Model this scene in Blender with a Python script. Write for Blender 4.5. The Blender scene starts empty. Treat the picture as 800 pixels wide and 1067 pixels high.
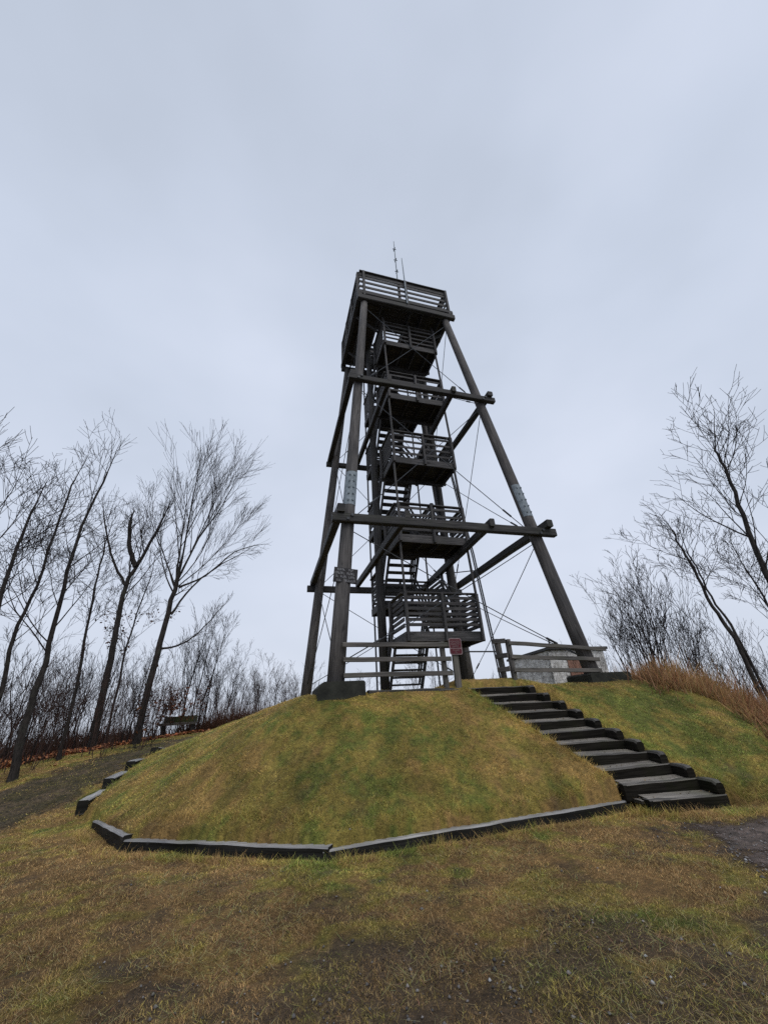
import bpy, math, random
import numpy as np
from mathutils import Vector

random.seed(7)
R = np.random.default_rng(11)
C = bpy.context.scene.collection
rad = math.radians

# ---------------------------------------------------------------- camera model (eye at the origin)
F, PITCH, ROLL = 402.57, 0.4799, -0.0597
_cp, _sp, _cr, _sr = math.cos(PITCH), math.sin(PITCH), math.cos(ROLL), math.sin(ROLL)
FW = np.array([0, _cp, _sp]); _u0 = np.array([0, -_sp, _cp]); _r0 = np.array([1., 0, 0])
RT = _cr * _r0 + _sr * _u0
UP = -_sr * _r0 + _cr * _u0

def ray(u, v):
    return FW + RT * (u - 400) / F + UP * (533.5 - v) / F

def at_dist(u, v, d):
    """point seen in direction (u, v) at horizontal distance d from the viewer"""
    r = ray(u, v)
    return r * d / math.hypot(r[0], r[1])

# tower frame
TX, TY, TH = 1.0043, 14.0, 0.2997
_ct, _st = math.cos(TH), math.sin(TH)

def W(x, y, z):
    return (TX + _ct * x - _st * y, TY + _st * x + _ct * y, z)

# ---------------------------------------------------------------- node helpers
def new_mat(name):
    m = bpy.data.materials.new(name); m.use_nodes = True
    nt = m.node_tree; nt.nodes.clear()
    out = nt.nodes.new('ShaderNodeOutputMaterial')
    b = nt.nodes.new('ShaderNodeBsdfPrincipled')
    nt.links.new(b.outputs[0], out.inputs[0])
    return m, nt, b

def ramp(nt, fac, stops):
    n = nt.nodes.new('ShaderNodeValToRGB')
    while len(n.color_ramp.elements) < len(stops):
        n.color_ramp.elements.new(0.5)
    for e, (p, c) in zip(n.color_ramp.elements, stops):
        e.position = p; e.color = (*c, 1)
    nt.links.new(fac, n.inputs[0])
    return n.outputs[0]

def noise(nt, vec, scale, detail=4, rough=.6, dist=0):
    n = nt.nodes.new('ShaderNodeTexNoise')
    n.inputs['Scale'].default_value = scale; n.inputs['Detail'].default_value = detail
    n.inputs['Roughness'].default_value = rough; n.inputs['Distortion'].default_value = dist
    if vec is not None: nt.links.new(vec, n.inputs['Vector'])
    return n.outputs[0]

def mapping(nt, vec, sc):
    n = nt.nodes.new('ShaderNodeMapping'); n.inputs['Scale'].default_value = sc
    nt.links.new(vec, n.inputs[0]); return n.outputs[0]

def mixc(nt, fac, a, b, mode='MIX'):
    n = nt.nodes.new('ShaderNodeMix'); n.data_type = 'RGBA'; n.blend_type = mode
    for s, v in ((n.inputs[0], fac), (n.inputs[6], a), (n.inputs[7], b)):
        if hasattr(v, 'links'): nt.links.new(v, s)
        elif isinstance(v, tuple): s.default_value = (*v, 1)
        else: s.default_value = v
    return n.outputs[2]

def bump(nt, b, h, strength, dist):
    n = nt.nodes.new('ShaderNodeBump'); n.inputs['Strength'].default_value = strength
    n.inputs['Distance'].default_value = dist
    nt.links.new(h, n.inputs['Height']); nt.links.new(n.outputs[0], b.inputs['Normal'])

def coords(nt, which):
    return nt.nodes.new('ShaderNodeTexCoord').outputs[which]

def wood_mat(name, dark, light, moss=None, rough=.7, mossamt=.5, side=None):
    """weathered timber; grain runs along each member (u of its own uv)"""
    m, nt, b = new_mat(name)
    uv = coords(nt, 'UV'); ob = coords(nt, 'Object')
    g = noise(nt, mapping(nt, uv, (1.3, 26, 1)), 1.0, 5, .65, .4)
    col = ramp(nt, g, [(.3, dark), (.72, light)])
    big = noise(nt, mapping(nt, uv, (.55, 1.3, 1)), 1.0, 3, .6)
    col = mixc(nt, .8, col, ramp(nt, big, [(.3, (.45, .45, .47)), (.65, (1.25, 1.2, 1.15))]), 'MULTIPLY')
    if moss:
        mn = noise(nt, ob, 1.7, 5, .65)
        f = ramp(nt, mn, [(.5, (0, 0, 0)), (.7, (mossamt,) * 3)])
        col = mixc(nt, f, col, moss)
    if side is not None:  # shade on the wet side faces painted in as darker colour; tops stay light
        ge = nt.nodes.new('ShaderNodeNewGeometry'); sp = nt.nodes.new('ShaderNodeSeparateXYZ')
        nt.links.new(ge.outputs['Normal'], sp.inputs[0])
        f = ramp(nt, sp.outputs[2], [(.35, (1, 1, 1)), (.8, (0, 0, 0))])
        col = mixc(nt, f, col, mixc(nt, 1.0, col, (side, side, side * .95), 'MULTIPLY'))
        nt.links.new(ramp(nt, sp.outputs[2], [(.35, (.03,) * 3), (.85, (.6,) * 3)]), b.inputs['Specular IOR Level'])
    kn = noise(nt, mapping(nt, uv, (2.2, 7, 1)), 1.0, 2, .5)
    col = mixc(nt, ramp(nt, kn, [(.66, (0, 0, 0)), (.74, (.7,) * 3)]), col, tuple(c * .6 for c in dark))
    nt.links.new(col, b.inputs['Base Color'])
    rr = nt.nodes.new('ShaderNodeMapRange'); rr.inputs[3].default_value = rough - .15; rr.inputs[4].default_value = rough + .2
    nt.links.new(big, rr.inputs[0]); nt.links.new(rr.outputs[0], b.inputs['Roughness'])
    b.inputs['Specular IOR Level'].default_value = .12 if side is None else .5
    bump(nt, b, g, .5, .012)
    return m

def plain_mat(name, c0, c1, scale=6, rough=.7, metal=0, bumpd=.006):
    m, nt, b = new_mat(name)
    n = noise(nt, coords(nt, 'Object'), scale, 6, .65)
    nt.links.new(ramp(nt, n, [(.3, c0), (.7, c1)]), b.inputs['Base Color'])
    b.inputs['Roughness'].default_value = rough; b.inputs['Metallic'].default_value = metal; b.inputs['Specular IOR Level'].default_value = .2
    bump(nt, b, n, .5, bumpd)
    return m

def attr_mat(name, fine=None, rough=.8, spec=.15):
    m, nt, b = new_mat(name)
    a = nt.nodes.new('ShaderNodeAttribute'); a.attribute_name = 'Col'
    col = a.outputs['Color']
    if fine:
        ob = coords(nt, 'Object')
        n1 = noise(nt, ob, fine, 6, .75); n2 = noise(nt, ob, fine * 5.3, 4, .7)
        col = mixc(nt, .9, col, ramp(nt, n1, [(.3, (.35, .36, .38)), (.7, (1.5, 1.42, 1.3))]), 'MULTIPLY')
        col = mixc(nt, .8, col, ramp(nt, n2, [(.3, (.4, .4, .4)), (.72, (1.6, 1.55, 1.5))]), 'MULTIPLY')
        mx = nt.nodes.new('ShaderNodeMath'); mx.operation = 'ADD'
        nt.links.new(n1, mx.inputs[0]); nt.links.new(n2, mx.inputs[1])
        bump(nt, b, mx.outputs[0], .8, .03)
    nt.links.new(col, b.inputs['Base Color'])
    b.inputs['Roughness'].default_value = rough; b.inputs['Specular IOR Level'].default_value = spec
    return m

M = {}
M['log'] = wood_mat('weathered_log', (.034, .033, .0335), (.138, .131, .127), None, .65)
M['beam'] = wood_mat('dark_timber', (.014, .0138, .0145), (.074, .072, .072), (.035, .042, .022), .6, .35)
M['board'] = wood_mat('dark_board', (.018, .018, .019), (.115, .112, .113), (.03, .034, .022), .6, .3)
M['fence'] = wood_mat('fence_rail', (.05, .047, .044), (.17, .16, .148), (.06, .07, .04), .6, .35)
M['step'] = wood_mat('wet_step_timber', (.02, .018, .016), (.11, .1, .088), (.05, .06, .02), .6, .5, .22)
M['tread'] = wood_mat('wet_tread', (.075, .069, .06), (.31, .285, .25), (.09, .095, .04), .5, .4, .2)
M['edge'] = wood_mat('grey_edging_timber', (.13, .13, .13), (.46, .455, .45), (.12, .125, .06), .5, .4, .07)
M['steel'] = plain_mat('galvanised_steel', (.10, .12, .135), (.24, .275, .30), 9, .55, .1)
M['cable'] = plain_mat('steel_cable', (.03, .032, .036), (.07, .075, .08), 9, .5, .4)
M['concrete'] = plain_mat('mossy_concrete', (.010, .0105, .009), (.036, .037, .030), 4, .85, 0, .02)
M['whitewall'] = None
M['roof'] = plain_mat('dark_roof', (.015, .015, .016), (.04, .04, .04), 3, .6)
M['rust'] = plain_mat('rusty_panel', (.16, .075, .05), (.3, .17, .13), 5, .7)
def bark_mat():
    m, nt, b = new_mat('dark_bark'); ob = coords(nt, 'Object')
    n = noise(nt, mapping(nt, ob, (1, 1, .22)), 26, 5, .7)
    c = ramp(nt, n, [(.32, (.009, .008, .0075)), (.7, (.06, .052, .048))])
    c = mixc(nt, ramp(nt, noise(nt, ob, 2.6, 5, .7), [(.52, (0, 0, 0)), (.68, (.55,) * 3)]), c, (.055, .058, .045))
    nt.links.new(c, b.inputs['Base Color']); b.inputs['Roughness'].default_value = .9; b.inputs['Specular IOR Level'].default_value = .1
    bump(nt, b, n, .8, .03)
    return m
M['bark'] = bark_mat()
M['twig'] = plain_mat('twig_bark', (.016, .0135, .014), (.04, .034, .034), 5, .85)
M['redtwig'] = plain_mat('reddish_twig', (.035, .021, .018), (.075, .045, .036), 5, .85)
M['leafy'] = attr_mat('brown_leaf')
M['grass'] = attr_mat('grass_blade', None, .7, .2)
_nt = M['grass'].node_tree; _b = _nt.nodes['Principled BSDF']; _o = _nt.nodes['Material Output']; _a = _nt.nodes['Attribute']
_t = _nt.nodes.new('ShaderNodeBsdfTranslucent'); _m = _nt.nodes.new('ShaderNodeMixShader'); _m.inputs[0].default_value = .35
_nt.links.new(_a.outputs['Color'], _t.inputs[0]); _nt.links.new(_b.outputs[0], _m.inputs[1]); _nt.links.new(_t.outputs[0], _m.inputs[2]); _nt.links.new(_m.outputs[0], _o.inputs[0])
M['ground'] = attr_mat('turf_soil', 13)
def soften(nt, b, width):
    out = next(n for n in nt.nodes if n.type == 'OUTPUT_MATERIAL')
    a = nt.nodes.new('ShaderNodeAttribute'); a.attribute_name = 'Col'
    n = noise(nt, coords(nt, 'Object'), 22, 5, .75)
    ma = nt.nodes.new('ShaderNodeMath'); ma.operation = 'MULTIPLY_ADD'; ma.inputs[1].default_value = width * 1.6; ma.inputs[2].default_value = -width * 1.1
    nt.links.new(n, ma.inputs[0])
    ad = nt.nodes.new('ShaderNodeMath'); ad.operation = 'ADD'; nt.links.new(a.outputs['Fac'], ad.inputs[0]); nt.links.new(ma.outputs[0], ad.inputs[1])
    f = ramp(nt, ad.outputs[0], [(0, (0, 0, 0)), (width * .5, (1, 1, 1))])
    tr = nt.nodes.new('ShaderNodeBsdfTransparent'); mx = nt.nodes.new('ShaderNodeMixShader')
    nt.links.new(f, mx.inputs[0]); nt.links.new(tr.outputs[0], mx.inputs[1]); nt.links.new(b.outputs[0], mx.inputs[2]); nt.links.new(mx.outputs[0], out.inputs[0])
def path_mat():
    m, nt, b = new_mat('damp_gravel'); ob = coords(nt, 'Object')
    a = ramp(nt, noise(nt, ob, 24, 6, .85), [(.32, (.016, .014, .011)), (.55, (.075, .064, .05)), (.72, (.19, .17, .145))])
    a = mixc(nt, 1, a, ramp(nt, noise(nt, ob, 6, 5, .75), [(.36, (.45, .45, .35)), (.62, (1.3, 1.22, 1.1))]), 'MULTIPLY')
    c = mixc(nt, .9, a, ramp(nt, noise(nt, ob, 1.3, 5, .65), [(.42, (.75, .74, .3)), (.6, (1.4, 1.18, .92))]), 'MULTIPLY')
    nt.links.new(c, b.inputs['Base Color']); b.inputs['Roughness'].default_value = .8; b.inputs['Specular IOR Level'].default_value = .25
    bump(nt, b, noise(nt, ob, 45, 5, .8), .9, .03)
    soften(nt, b, .45)
    return m
M['path'] = path_mat()
def gravel_mat():
    m, nt, b = new_mat('wet_gravel'); ob = coords(nt, 'Object')
    a = ramp(nt, noise(nt, ob, 24, 6, .85), [(.32, (.03, .024, .02)), (.55, (.125, .104, .09)), (.72, (.26, .225, .2))])
    a = mixc(nt, 1, a, ramp(nt, noise(nt, ob, 7, 5, .75), [(.36, (.5, .48, .46)), (.62, (1.25, 1.2, 1.18))]), 'MULTIPLY')
    c = mixc(nt, 1, a, ramp(nt, noise(nt, ob, 2.4, 5, .7), [(.35, (.6, .56, .54)), (.62, (1.35, 1.25, 1.25))]), 'MULTIPLY')
    nt.links.new(c, b.inputs['Base Color']); b.inputs['Roughness'].default_value = .6; b.inputs['Specular IOR Level'].default_value = .3
    bump(nt, b, noise(nt, ob, 45, 5, .8), .9, .02)
    soften(nt, b, .35)
    return m
M['gravel'] = gravel_mat()
M['pebble'] = attr_mat('pebble', None, .7)
M['signblack'] = plain_mat('dark_sign_board', (.012, .011, .012), (.028, .026, .027), 8, .5)
M['signmark'] = plain_mat('faded_white_paint', (.2, .2, .21), (.36, .36, .37), 12, .6)
M['signred'] = plain_mat('maroon_sign_paint', (.06, .008, .012), (.085, .014, .02), 8, .4)
M['redmark'] = plain_mat('pale_sign_paint', (.17, .12, .12), (.27, .2, .2), 12, .5)

def wall_mat():
    m, nt, b = new_mat('painted_block_wall')
    uv = coords(nt, 'UV')
    br = nt.nodes.new('ShaderNodeTexBrick')
    br.inputs['Scale'].default_value = 1.0
    br.inputs['Color1'].default_value = (.72, .71, .7, 1); br.inputs['Color2'].default_value = (.66, .65, .64, 1)
    br.inputs['Mortar'].default_value = (.42, .41, .4, 1)
    br.inputs['Brick Width'].default_value = .42; br.inputs['Row Height'].default_value = .2; br.inputs['Mortar Size'].default_value = .012
    nt.links.new(uv, br.inputs['Vector'])
    n = noise(nt, uv, 2.2, 6, .7)
    col = mixc(nt, .9, br.outputs[0], ramp(nt, n, [(.35, (.35, .33, .31)), (.6, (1, 1, 1))]), 'MULTIPLY')
    n2 = noise(nt, uv, 5, 3, .5, 2.5)
    f = ramp(nt, n2, [(.56, (0, 0, 0)), (.59, (.75,) * 3), (.63, (.75,) * 3), (.66, (0, 0, 0))])
    col = mixc(nt, f, col, (.06, .055, .06))
    nt.links.new(col, b.inputs['Base Color']); b.inputs['Roughness'].default_value = .85
    return m
M['whitewall'] = wall_mat()

# ---------------------------------------------------------------- mesh collector
class MB:
    def __init__(s): s.v = []; s.f = []; s.uv = []
    def _basis(s, p0, p1, up):
        p0, p1 = Vector(p0), Vector(p1); d = (p1 - p0); L = d.length; d.normalize()
        up = Vector(up)
        if abs(d.dot(up)) > .98: up = Vector((_ct, _st, 0))
        a = d.cross(up).normalized(); b = a.cross(d).normalized()
        return p0, p1, d, a, b, L
    def bar(s, p0, p1, w, h, up=(0, 0, 1), ch=.012, seg=1, wob=0):
        """chamfered rectangular timber from p0 to p1, w across, h along 'up'"""
        p0, p1, d, a, b, L = s._basis(p0, p1, up)
        ch = min(ch, w * .3, h * .3)
        x, y = w / 2, h / 2
        prof = [(-x + ch, -y), (x - ch, -y), (x, -y + ch), (x, y - ch), (x - ch, y), (-x + ch, y), (-x, y - ch), (-x, -y + ch)]
        s._sweep([p0 + d * (L * i / seg) for i in range(seg + 1)], [a] * (seg + 1), [b] * (seg + 1), [prof] * (seg + 1), wob)
    def _sweep(s, P, A, B, profs, wob=0):
        n = len(profs[0]); base = len(s.v); off = random.random() * 50; offv = random.random() * 50
        per = [0]
        for i in range(n):
            q0, q1 = profs[0][i], profs[0][(i + 1) % n]
            per.append(per[-1] + math.hypot(q1[0] - q0[0], q1[1] - q0[1]))
        dist = 0
        for i, p in enumerate(P):
            jx, jy = random.uniform(-wob, wob), random.uniform(-wob, wob)
            for (u, v) in profs[i]:
                s.v.append(p + A[i] * (u + jx) + B[i] * (v + jy))
        for i in range(len(P) - 1):
            L = (P[i + 1] - P[i]).length
            for k in range(n):
                k2 = (k + 1) % n
                s.f.append((base + i * n + k, base + i * n + k2, base + (i + 1) * n + k2, base + (i + 1) * n + k))
                s.uv += [(off + dist, offv + per[k]), (off + dist, offv + per[k + 1]), (off + dist + L, offv + per[k + 1]), (off + dist + L, offv + per[k])]
            dist += L
        s.f.append(tuple(base + k for k in range(n))[::-1])
        s.uv += [(off + q[0] * .3, offv + q[1]) for q in profs[0]][::-1]
        e = base + (len(P) - 1) * n
        s.f.append(tuple(e + k for k in range(n)))
        s.uv += [(off + q[0] * .3, offv + q[1]) for q in profs[-1]]
    def tube(s, pts, rads, n=10, wob=0):
        P = [Vector(p) for p in pts]
        A, B, profs = [], [], []
        prev = None
        for i, p in enumerate(P):
            d = (P[min(i + 1, len(P) - 1)] - P[max(i - 1, 0)]).normalized()
            ref = prev if prev is not None else (Vector((1, 0, 0)) if abs(d.x) < .9 else Vector((0, 1, 0)))
            a = (ref - d * ref.dot(d)).normalized(); b = d.cross(a)
            prev = a; A.append(a); B.append(b)
            r = rads[i] if hasattr(rads, '__len__') else rads
            profs.append([(r * math.cos(2 * math.pi * k / n) * (1 + random.uniform(-wob, wob)), r * math.sin(2 * math.pi * k / n) * (1 + random.uniform(-wob, wob))) for k in range(n)])
        s._sweep(P, A, B, profs)
    def box(s, c, size, frame=None):
        """upright box; frame maps local xyz to the world"""
        x, y, z = c; sx, sy, sz = size[0] / 2, size[1] / 2, size[2] / 2
        f = frame or (lambda a, b, c: (a, b, c))
        p0, p1 = f(x - sx, y, z), f(x + sx, y, z)
        s.bar(p0, p1, size[1], size[2], (0, 0, 1))
    def quadprism(s, prof, y0, y1, f):
        """extrude a polygon prof [(a, z)] between two offsets; f(a, off, z) -> world"""
        base = len(s.v); n = len(prof); off = random.random() * 40
        for o in (y0, y1):
            for (a, z) in prof: s.v.append(Vector(f(a, o, z)))
        for k in range(n):
            k2 = (k + 1) % n
            s.f.append((base + k, base + k2, base + n + k2, base + n + k))
            L = math.hypot(prof[k2][0] - prof[k][0], prof[k2][1] - prof[k][1])
            s.uv += [(off, off + 0), (off, off + L), (off + abs(y1 - y0), off + L), (off + abs(y1 - y0), off)]
        s.f.append(tuple(base + k for k in range(n))[::-1]); s.uv += [(off + p[0], off + p[1]) for p in prof][::-1]
        s.f.append(tuple(base + n + k for k in range(n))); s.uv += [(off + p[0], off + p[1]) for p in prof]
    def build(s, name, mat, parent=None, smooth=False):
        me = bpy.data.meshes.new(name)
        me.from_pydata([tuple(v) for v in s.v], [], s.f)
        ul = me.uv_layers.new(name='UVMap')
        ul.data.foreach_set('uv', np.array(s.uv, dtype=np.float32).ravel())
        me.materials.append(mat)
        import bmesh
        bm = bmesh.new(); bm.from_mesh(me); bmesh.ops.recalc_face_normals(bm, faces=bm.faces); bm.to_mesh(me); bm.free()
        if smooth: me.polygons.foreach_set('use_smooth', [len(p.vertices) == 4 for p in me.polygons])
        o = bpy.data.objects.new(name, me); C.objects.link(o)
        if parent is not None:
            o.parent = parent
            o.matrix_parent_inverse = matinv(parent)
        return o

def matinv(o):
    """inverse of the world matrix of an (unrotated) parent chain: parts are modelled in world space"""
    loc = Vector(o.location) if o.type == 'EMPTY' else Vector((0, 0, 0))
    from mathutils import Matrix
    return Matrix.Translation(-loc)

def tag(o, label=None, cat=None, group=None, kind=None):
    if label: o['label'] = label
    if cat: o['category'] = cat
    if group: o['group'] = group
    if kind: o['kind'] = kind
    return o

def thing(name, label, cat, loc, group=None):
    o = bpy.data.objects.new(name, None); C.objects.link(o)
    o.empty_display_size = .3
    o.location = loc
    return tag(o, label, cat, group)

def raw_mesh(name, V, faces_flat, nper, mat, col=None, parent=None, smooth=False):
    """fast mesh from numpy arrays, every face with nper corners"""
    me = bpy.data.meshes.new(name)
    nf = len(faces_flat) // nper
    me.vertices.add(len(V)); me.vertices.foreach_set('co', np.asarray(V, np.float32).ravel())
    me.loops.add(len(faces_flat)); me.loops.foreach_set('vertex_index', np.asarray(faces_flat, np.int32))
    me.polygons.add(nf); me.polygons.foreach_set('loop_start', np.arange(0, nf * nper, nper, dtype=np.int32))
    me.polygons.foreach_set('loop_total', np.full(nf, nper, np.int32))
    if smooth: me.polygons.foreach_set('use_smooth', np.ones(nf, bool))
    me.update(calc_edges=True)
    if col is not None:
        ca = me.color_attributes.new('Col', 'FLOAT_COLOR', 'POINT')
        c4 = np.ones((len(V), 4), np.float32); c4[:, :3] = col
        ca.data.foreach_set('color', c4.ravel())
    me.materials.append(mat)
    o = bpy.data.objects.new(name, me); C.objects.link(o)
    if parent is not None: o.parent = parent
    return o

# ---------------------------------------------------------------- noise on arrays
def _hash(i, j, s):
    h = (i.astype(np.int64) * 374761393 + j.astype(np.int64) * 668265263 + s * 1442695041) & 0x7fffffff
    h = ((h ^ (h >> 13)) * 1274126177) & 0x7fffffff
    return ((h ^ (h >> 16)) & 0xffff) / 65535.0

def vn(x, y, s=0):
    i, j = np.floor(x), np.floor(y); fx, fy = x - i, y - j
    fx = fx * fx * (3 - 2 * fx); fy = fy * fy * (3 - 2 * fy)
    i = i.astype(np.int64); j = j.astype(np.int64)
    return (_hash(i, j, s) * (1 - fx) + _hash(i + 1, j, s) * fx) * (1 - fy) + (_hash(i, j + 1, s) * (1 - fx) + _hash(i + 1, j + 1, s) * fx) * fy

def fbm(x, y, s=0, o=4):
    t = 0; a = .5
    for k in range(o):
        t = t + a * vn(x * 2 ** k, y * 2 ** k, s + k * 7); a *= .5
    return t / (1 - .5 ** o)

def sstep(a, b, x):
    t = np.clip((x - a) / (b - a), 0, 1); return t * t * (3 - 2 * t)

def poly_sd(x, y, poly):
    """distance to polygon boundary, positive inside"""
    d = np.full(x.shape, 1e9); ins = np.zeros(x.shape, bool)
    n = len(poly)
    for k in range(n):
        ax, ay = poly[k]; bx, by = poly[(k + 1) % n]
        ex, ey = bx - ax, by - ay
        t = np.clip(((x - ax) * ex + (y - ay) * ey) / (ex * ex + ey * ey), 0, 1)
        d = np.minimum(d, np.hypot(x - ax - t * ex, y - ay - t * ey))
        c = ((ay > y) != (by > y))
        with np.errstate(divide='ignore', invalid='ignore'):
            xi = ex * (y - ay) / (ey if ey else 1e-9) + ax
        ins ^= c & (x < xi)
    return np.where(ins, d, -d)

# ---------------------------------------------------------------- terrain
BASE = [(-1.0, 6.2), (3.85, 7.8), (5.5, 7.75), (5.6, 6.95), (7.5, 5.9), (12, 4.5), (24, 6), (26, 26), (6, 28), (-5, 26), (-7.6, 17), (-7.1, 12.2), (-6.4, 9.3), (-5.65, 8.65), (-4.2, 7.2)]
TOP = [(-1.95, 9.15), (1.7, 10.2), (3.5, 10.75), (6.5, 11.5), (8.5, 10.6), (12, 9), (22, 10), (22, 22), (5, 22.5), (-3.4, 20), (-4.1, 16), (-2.7, 11)]
ST0 = np.array([3.85, 7.55]); STW = np.array([.978, .208]); STSTEP = np.array([-.21, .268]); STZ, STR, STN, STL = -1.43, .185, 11, 1.38

def G(x, y):
    h = 0
    for dy in (-1, -.5, 0, .5, 1):
        h = h + np.interp(y + dy, [0, 8.8, 10.5, 12.2, 16, 20, 26], [0, 0, .32, .7, 1.08, 1.27, 1.3]) / 5
    h = h - 1.6 - .065 * np.maximum(0, -x - 9.3)
    r = np.hypot(x, y - 13)
    fall = np.maximum(0, r - 22)
    h = h - np.minimum(.13 * fall ** 1.12, 34)
    return h

def height_raw(x, y):
    g = G(x, y)
    db = poly_sd(x, y, BASE); dt = poly_sd(x, y, TOP)
    t = np.where(db <= 0, 0, np.where(dt >= 0, 1, db / np.maximum(db - np.minimum(dt, 0), 1e-6)))
    q = np.maximum(0, x - .5 * (np.minimum(y, 16) - 10) - 6.5)
    top = .42 - np.minimum(.42 * q ** 1.35, 1.4)
    h = g + (top - g) * (1 - (1 - t) ** 1.18)
    return h, db, t

def stair_uv(x, y):
    """skewed stair coordinates: k along the flight in steps, w across in metres"""
    a = STSTEP; b = STW; det = a[0] * b[1] - a[1] * b[0]
    px, py = x - ST0[0], y - ST0[1]
    return (px * b[1] - py * b[0]) / det, (a[0] * py - a[1] * px) / det

def blur(h, n):
    k = np.exp(-np.linspace(-2, 2, 2 * n + 1) ** 2); k /= k.sum()
    p = np.pad(h, n, mode='edge')
    p = sum(k[i] * p[i:i + h.shape[0], :] for i in range(2 * n + 1))
    return sum(k[i] * p[:, i:i + h.shape[1]] for i in range(2 * n + 1))

GS = .05
gx = np.arange(-14, 12.01, GS); gy = np.arange(1.5, 21.01, GS)
X, Y = np.meshgrid(gx, gy)
H0, DB, TT = height_raw(X, Y)
H = blur(H0, 8)
lip = np.where(DB > 0, .12 * np.exp(-(DB / .7)), 0) * (X < 4) * (Y < 14)
LUMP = .05 * (fbm(X * 1.1, Y * 1.1, 3) - .5) + .04 * (fbm(X * 4, Y * 4, 9, 3) - .5)
H = H + lip + LUMP + sstep(.2, 1, DB) * (.08 * (fbm(X * .9, Y * .9, 4) - .5) + .05 * (fbm(X * 2.6, Y * 2.6, 5) - .5))
K, Wd = stair_uv(X, Y)
line = STZ + STR * (np.clip(K, -1, STN) - .3)
dw = np.maximum(np.maximum(-Wd - .0, Wd - STL - .12), 0)
dk = np.maximum(np.maximum(-.6 - K, K - (STN - .5)), 0) * .35
near = np.exp(-((dw + dk) / .7) ** 2) * sstep(-.3, .5, K)
H = H + (line + .1 - H) * near
GN = G(X, Y) + LUMP
H = np.where((DB < .14) & (X < 5.4) & (Y < 14), GN, H)
H = np.where((Wd > -.02) & (Wd < STL + .03) & (K > -.1) & (K < STN - .6), np.minimum(H, line - .2), H)
K2 = np.clip(K, 0, STN)

def ground_z(x, y):
    """height of the terrain sheet (bilinear)"""
    x = np.asarray(x, float); y = np.asarray(y, float)
    fx = np.clip((x - gx[0]) / GS, 0, len(gx) - 1.001); fy = np.clip((y - gy[0]) / GS, 0, len(gy) - 1.001)
    i, j = fx.astype(int), fy.astype(int); u, v = fx - i, fy - j
    h = (H[j, i] * (1 - u) + H[j, i + 1] * u) * (1 - v) + (H[j + 1, i] * (1 - u) + H[j + 1, i + 1] * u) * v
    out = (x < gx[0]) | (x > gx[-1]) | (y < gy[0]) | (y > gy[-1])
    return np.where(out, height_raw(x, y)[0], h)

PATHC = [(-13, 5.2), (-8.7, 9.3), (-8.25, 11.4), (-8.4, 13.6), (-8.2, 16), (-6.9, 18.8), (-4.5, 21.5), (-1, 23.5)]
def path_d(x, y):
    d = np.full(np.shape(x), 1e9)
    for (ax, ay), (bx, by) in zip(PATHC[:-1], PATHC[1:]):
        ex, ey = bx - ax, by - ay
        t = np.clip(((x - ax) * ex + (y - ay) * ey) / (ex * ex + ey * ey), 0, 1)
        d = np.minimum(d, np.hypot(x - ax - t * ex, y - ay - t * ey))
    return d
def path_mask(x, y):
    return .9 + .35 * sstep(12, 9, y) + .7 * (fbm(x * .9, y * .9, 21) - .5) + 1.0 * (fbm(x * 2.6, y * 2.6, 22) - .5) + .9 * (fbm(x * 9, y * 9, 23, 3) - .5) - path_d(x, y)
def gravel_mask(x, y):
    return 1 + .5 * (fbm(x * 1.3, y * 1.3, 31) - .5) + 1. * (fbm(x * 1.6, y * 1.6, 32) - .5) + .35 * (fbm(x * 10, y * 10, 33, 3) - .5) - np.hypot((x - 5.1) / 1.6, (y - 5.7 + .25 * (x - 5.1)) / 1.1)
def litter(x, y):
    return sstep(0, .7, -.836 * (x + 12.1) + .545 * (y - 13.6) + 1.3 * (fbm(x * .8, y * .8, 41) - .5)) * sstep(-8.9, -9.8, x)
def dirt(x, y):
    d = .45 * fbm(x * .8, y * .8, 51) + .55 * fbm(x * 2.4, y * 2.4, 52, 5)
    w = sstep(6.1, 4.2, y + .35 * np.abs(x - .9) - .5 * (x > 1.2) * np.minimum(x - 1.2, 2)) * .9
    m = sstep(.58, .70, d * .85 + w * .28)
    m2 = sstep(.56, .66, fbm(x * 3.4, y * 3.4, 55, 5)) * sstep(9, 5, y)
    gr = sstep(-.3, .12, gravel_mask(x, y)); pa = .75 * sstep(-.3, .1, path_mask(x, y))
    return np.clip(np.maximum(np.maximum(.9 * m + .6 * m2, gr), pa), 0, 1)

def turf_col(x, y, jitter=0):
    """green / olive / straw blend over the lawn"""
    n = fbm(x * .55, y * .55, 61); n2 = fbm(x * 2.2, y * 2.2, 62); n3 = fbm(x * 7, y * 7, 63, 2)
    q = n * .42 + n2 * .45 + n3 * .38 - .125
    onm = poly_sd_fast(x, y)
    g = q + .09 * onm + .10 * sstep(-3.5, -7, x) - .05 * (1 - onm) + .07 * sstep(4.4, 6.5, x) * sstep(6, 7.5, y) - .06 * sstep(8.6, 9.6, y) * sstep(2.6, -.5, x) * onm
    g = g + jitter + .2 * sstep(.60, .70, fbm(x * 1.6, y * 1.6, 68, 4)) * (1 - .5 * onm)
    om_ = (onm * .7 + .3 * sstep(6.3, 8.5, y))[..., None]
    straw = np.array([.26, .178, .062]) * om_ + np.array([.185, .118, .052]) * (1 - om_); olive = np.array([.205, .168, .045]); green = np.array([.115, .135, .032])
    a = sstep(.42, .6, g)[..., None]; b = sstep(.62, .80, g)[..., None]
    br = (.38 + 1.1 * fbm(x * 1.9, y * 1.9, 66, 5) + .4 * fbm(x * 9, y * 9, 67, 2) - .05)[..., None]
    return ((straw * (1 - a) + olive * a) * (1 - b) + green * b) * br * (2.45 - .45 * sstep(6.4, 4.2, y))[..., None]

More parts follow.
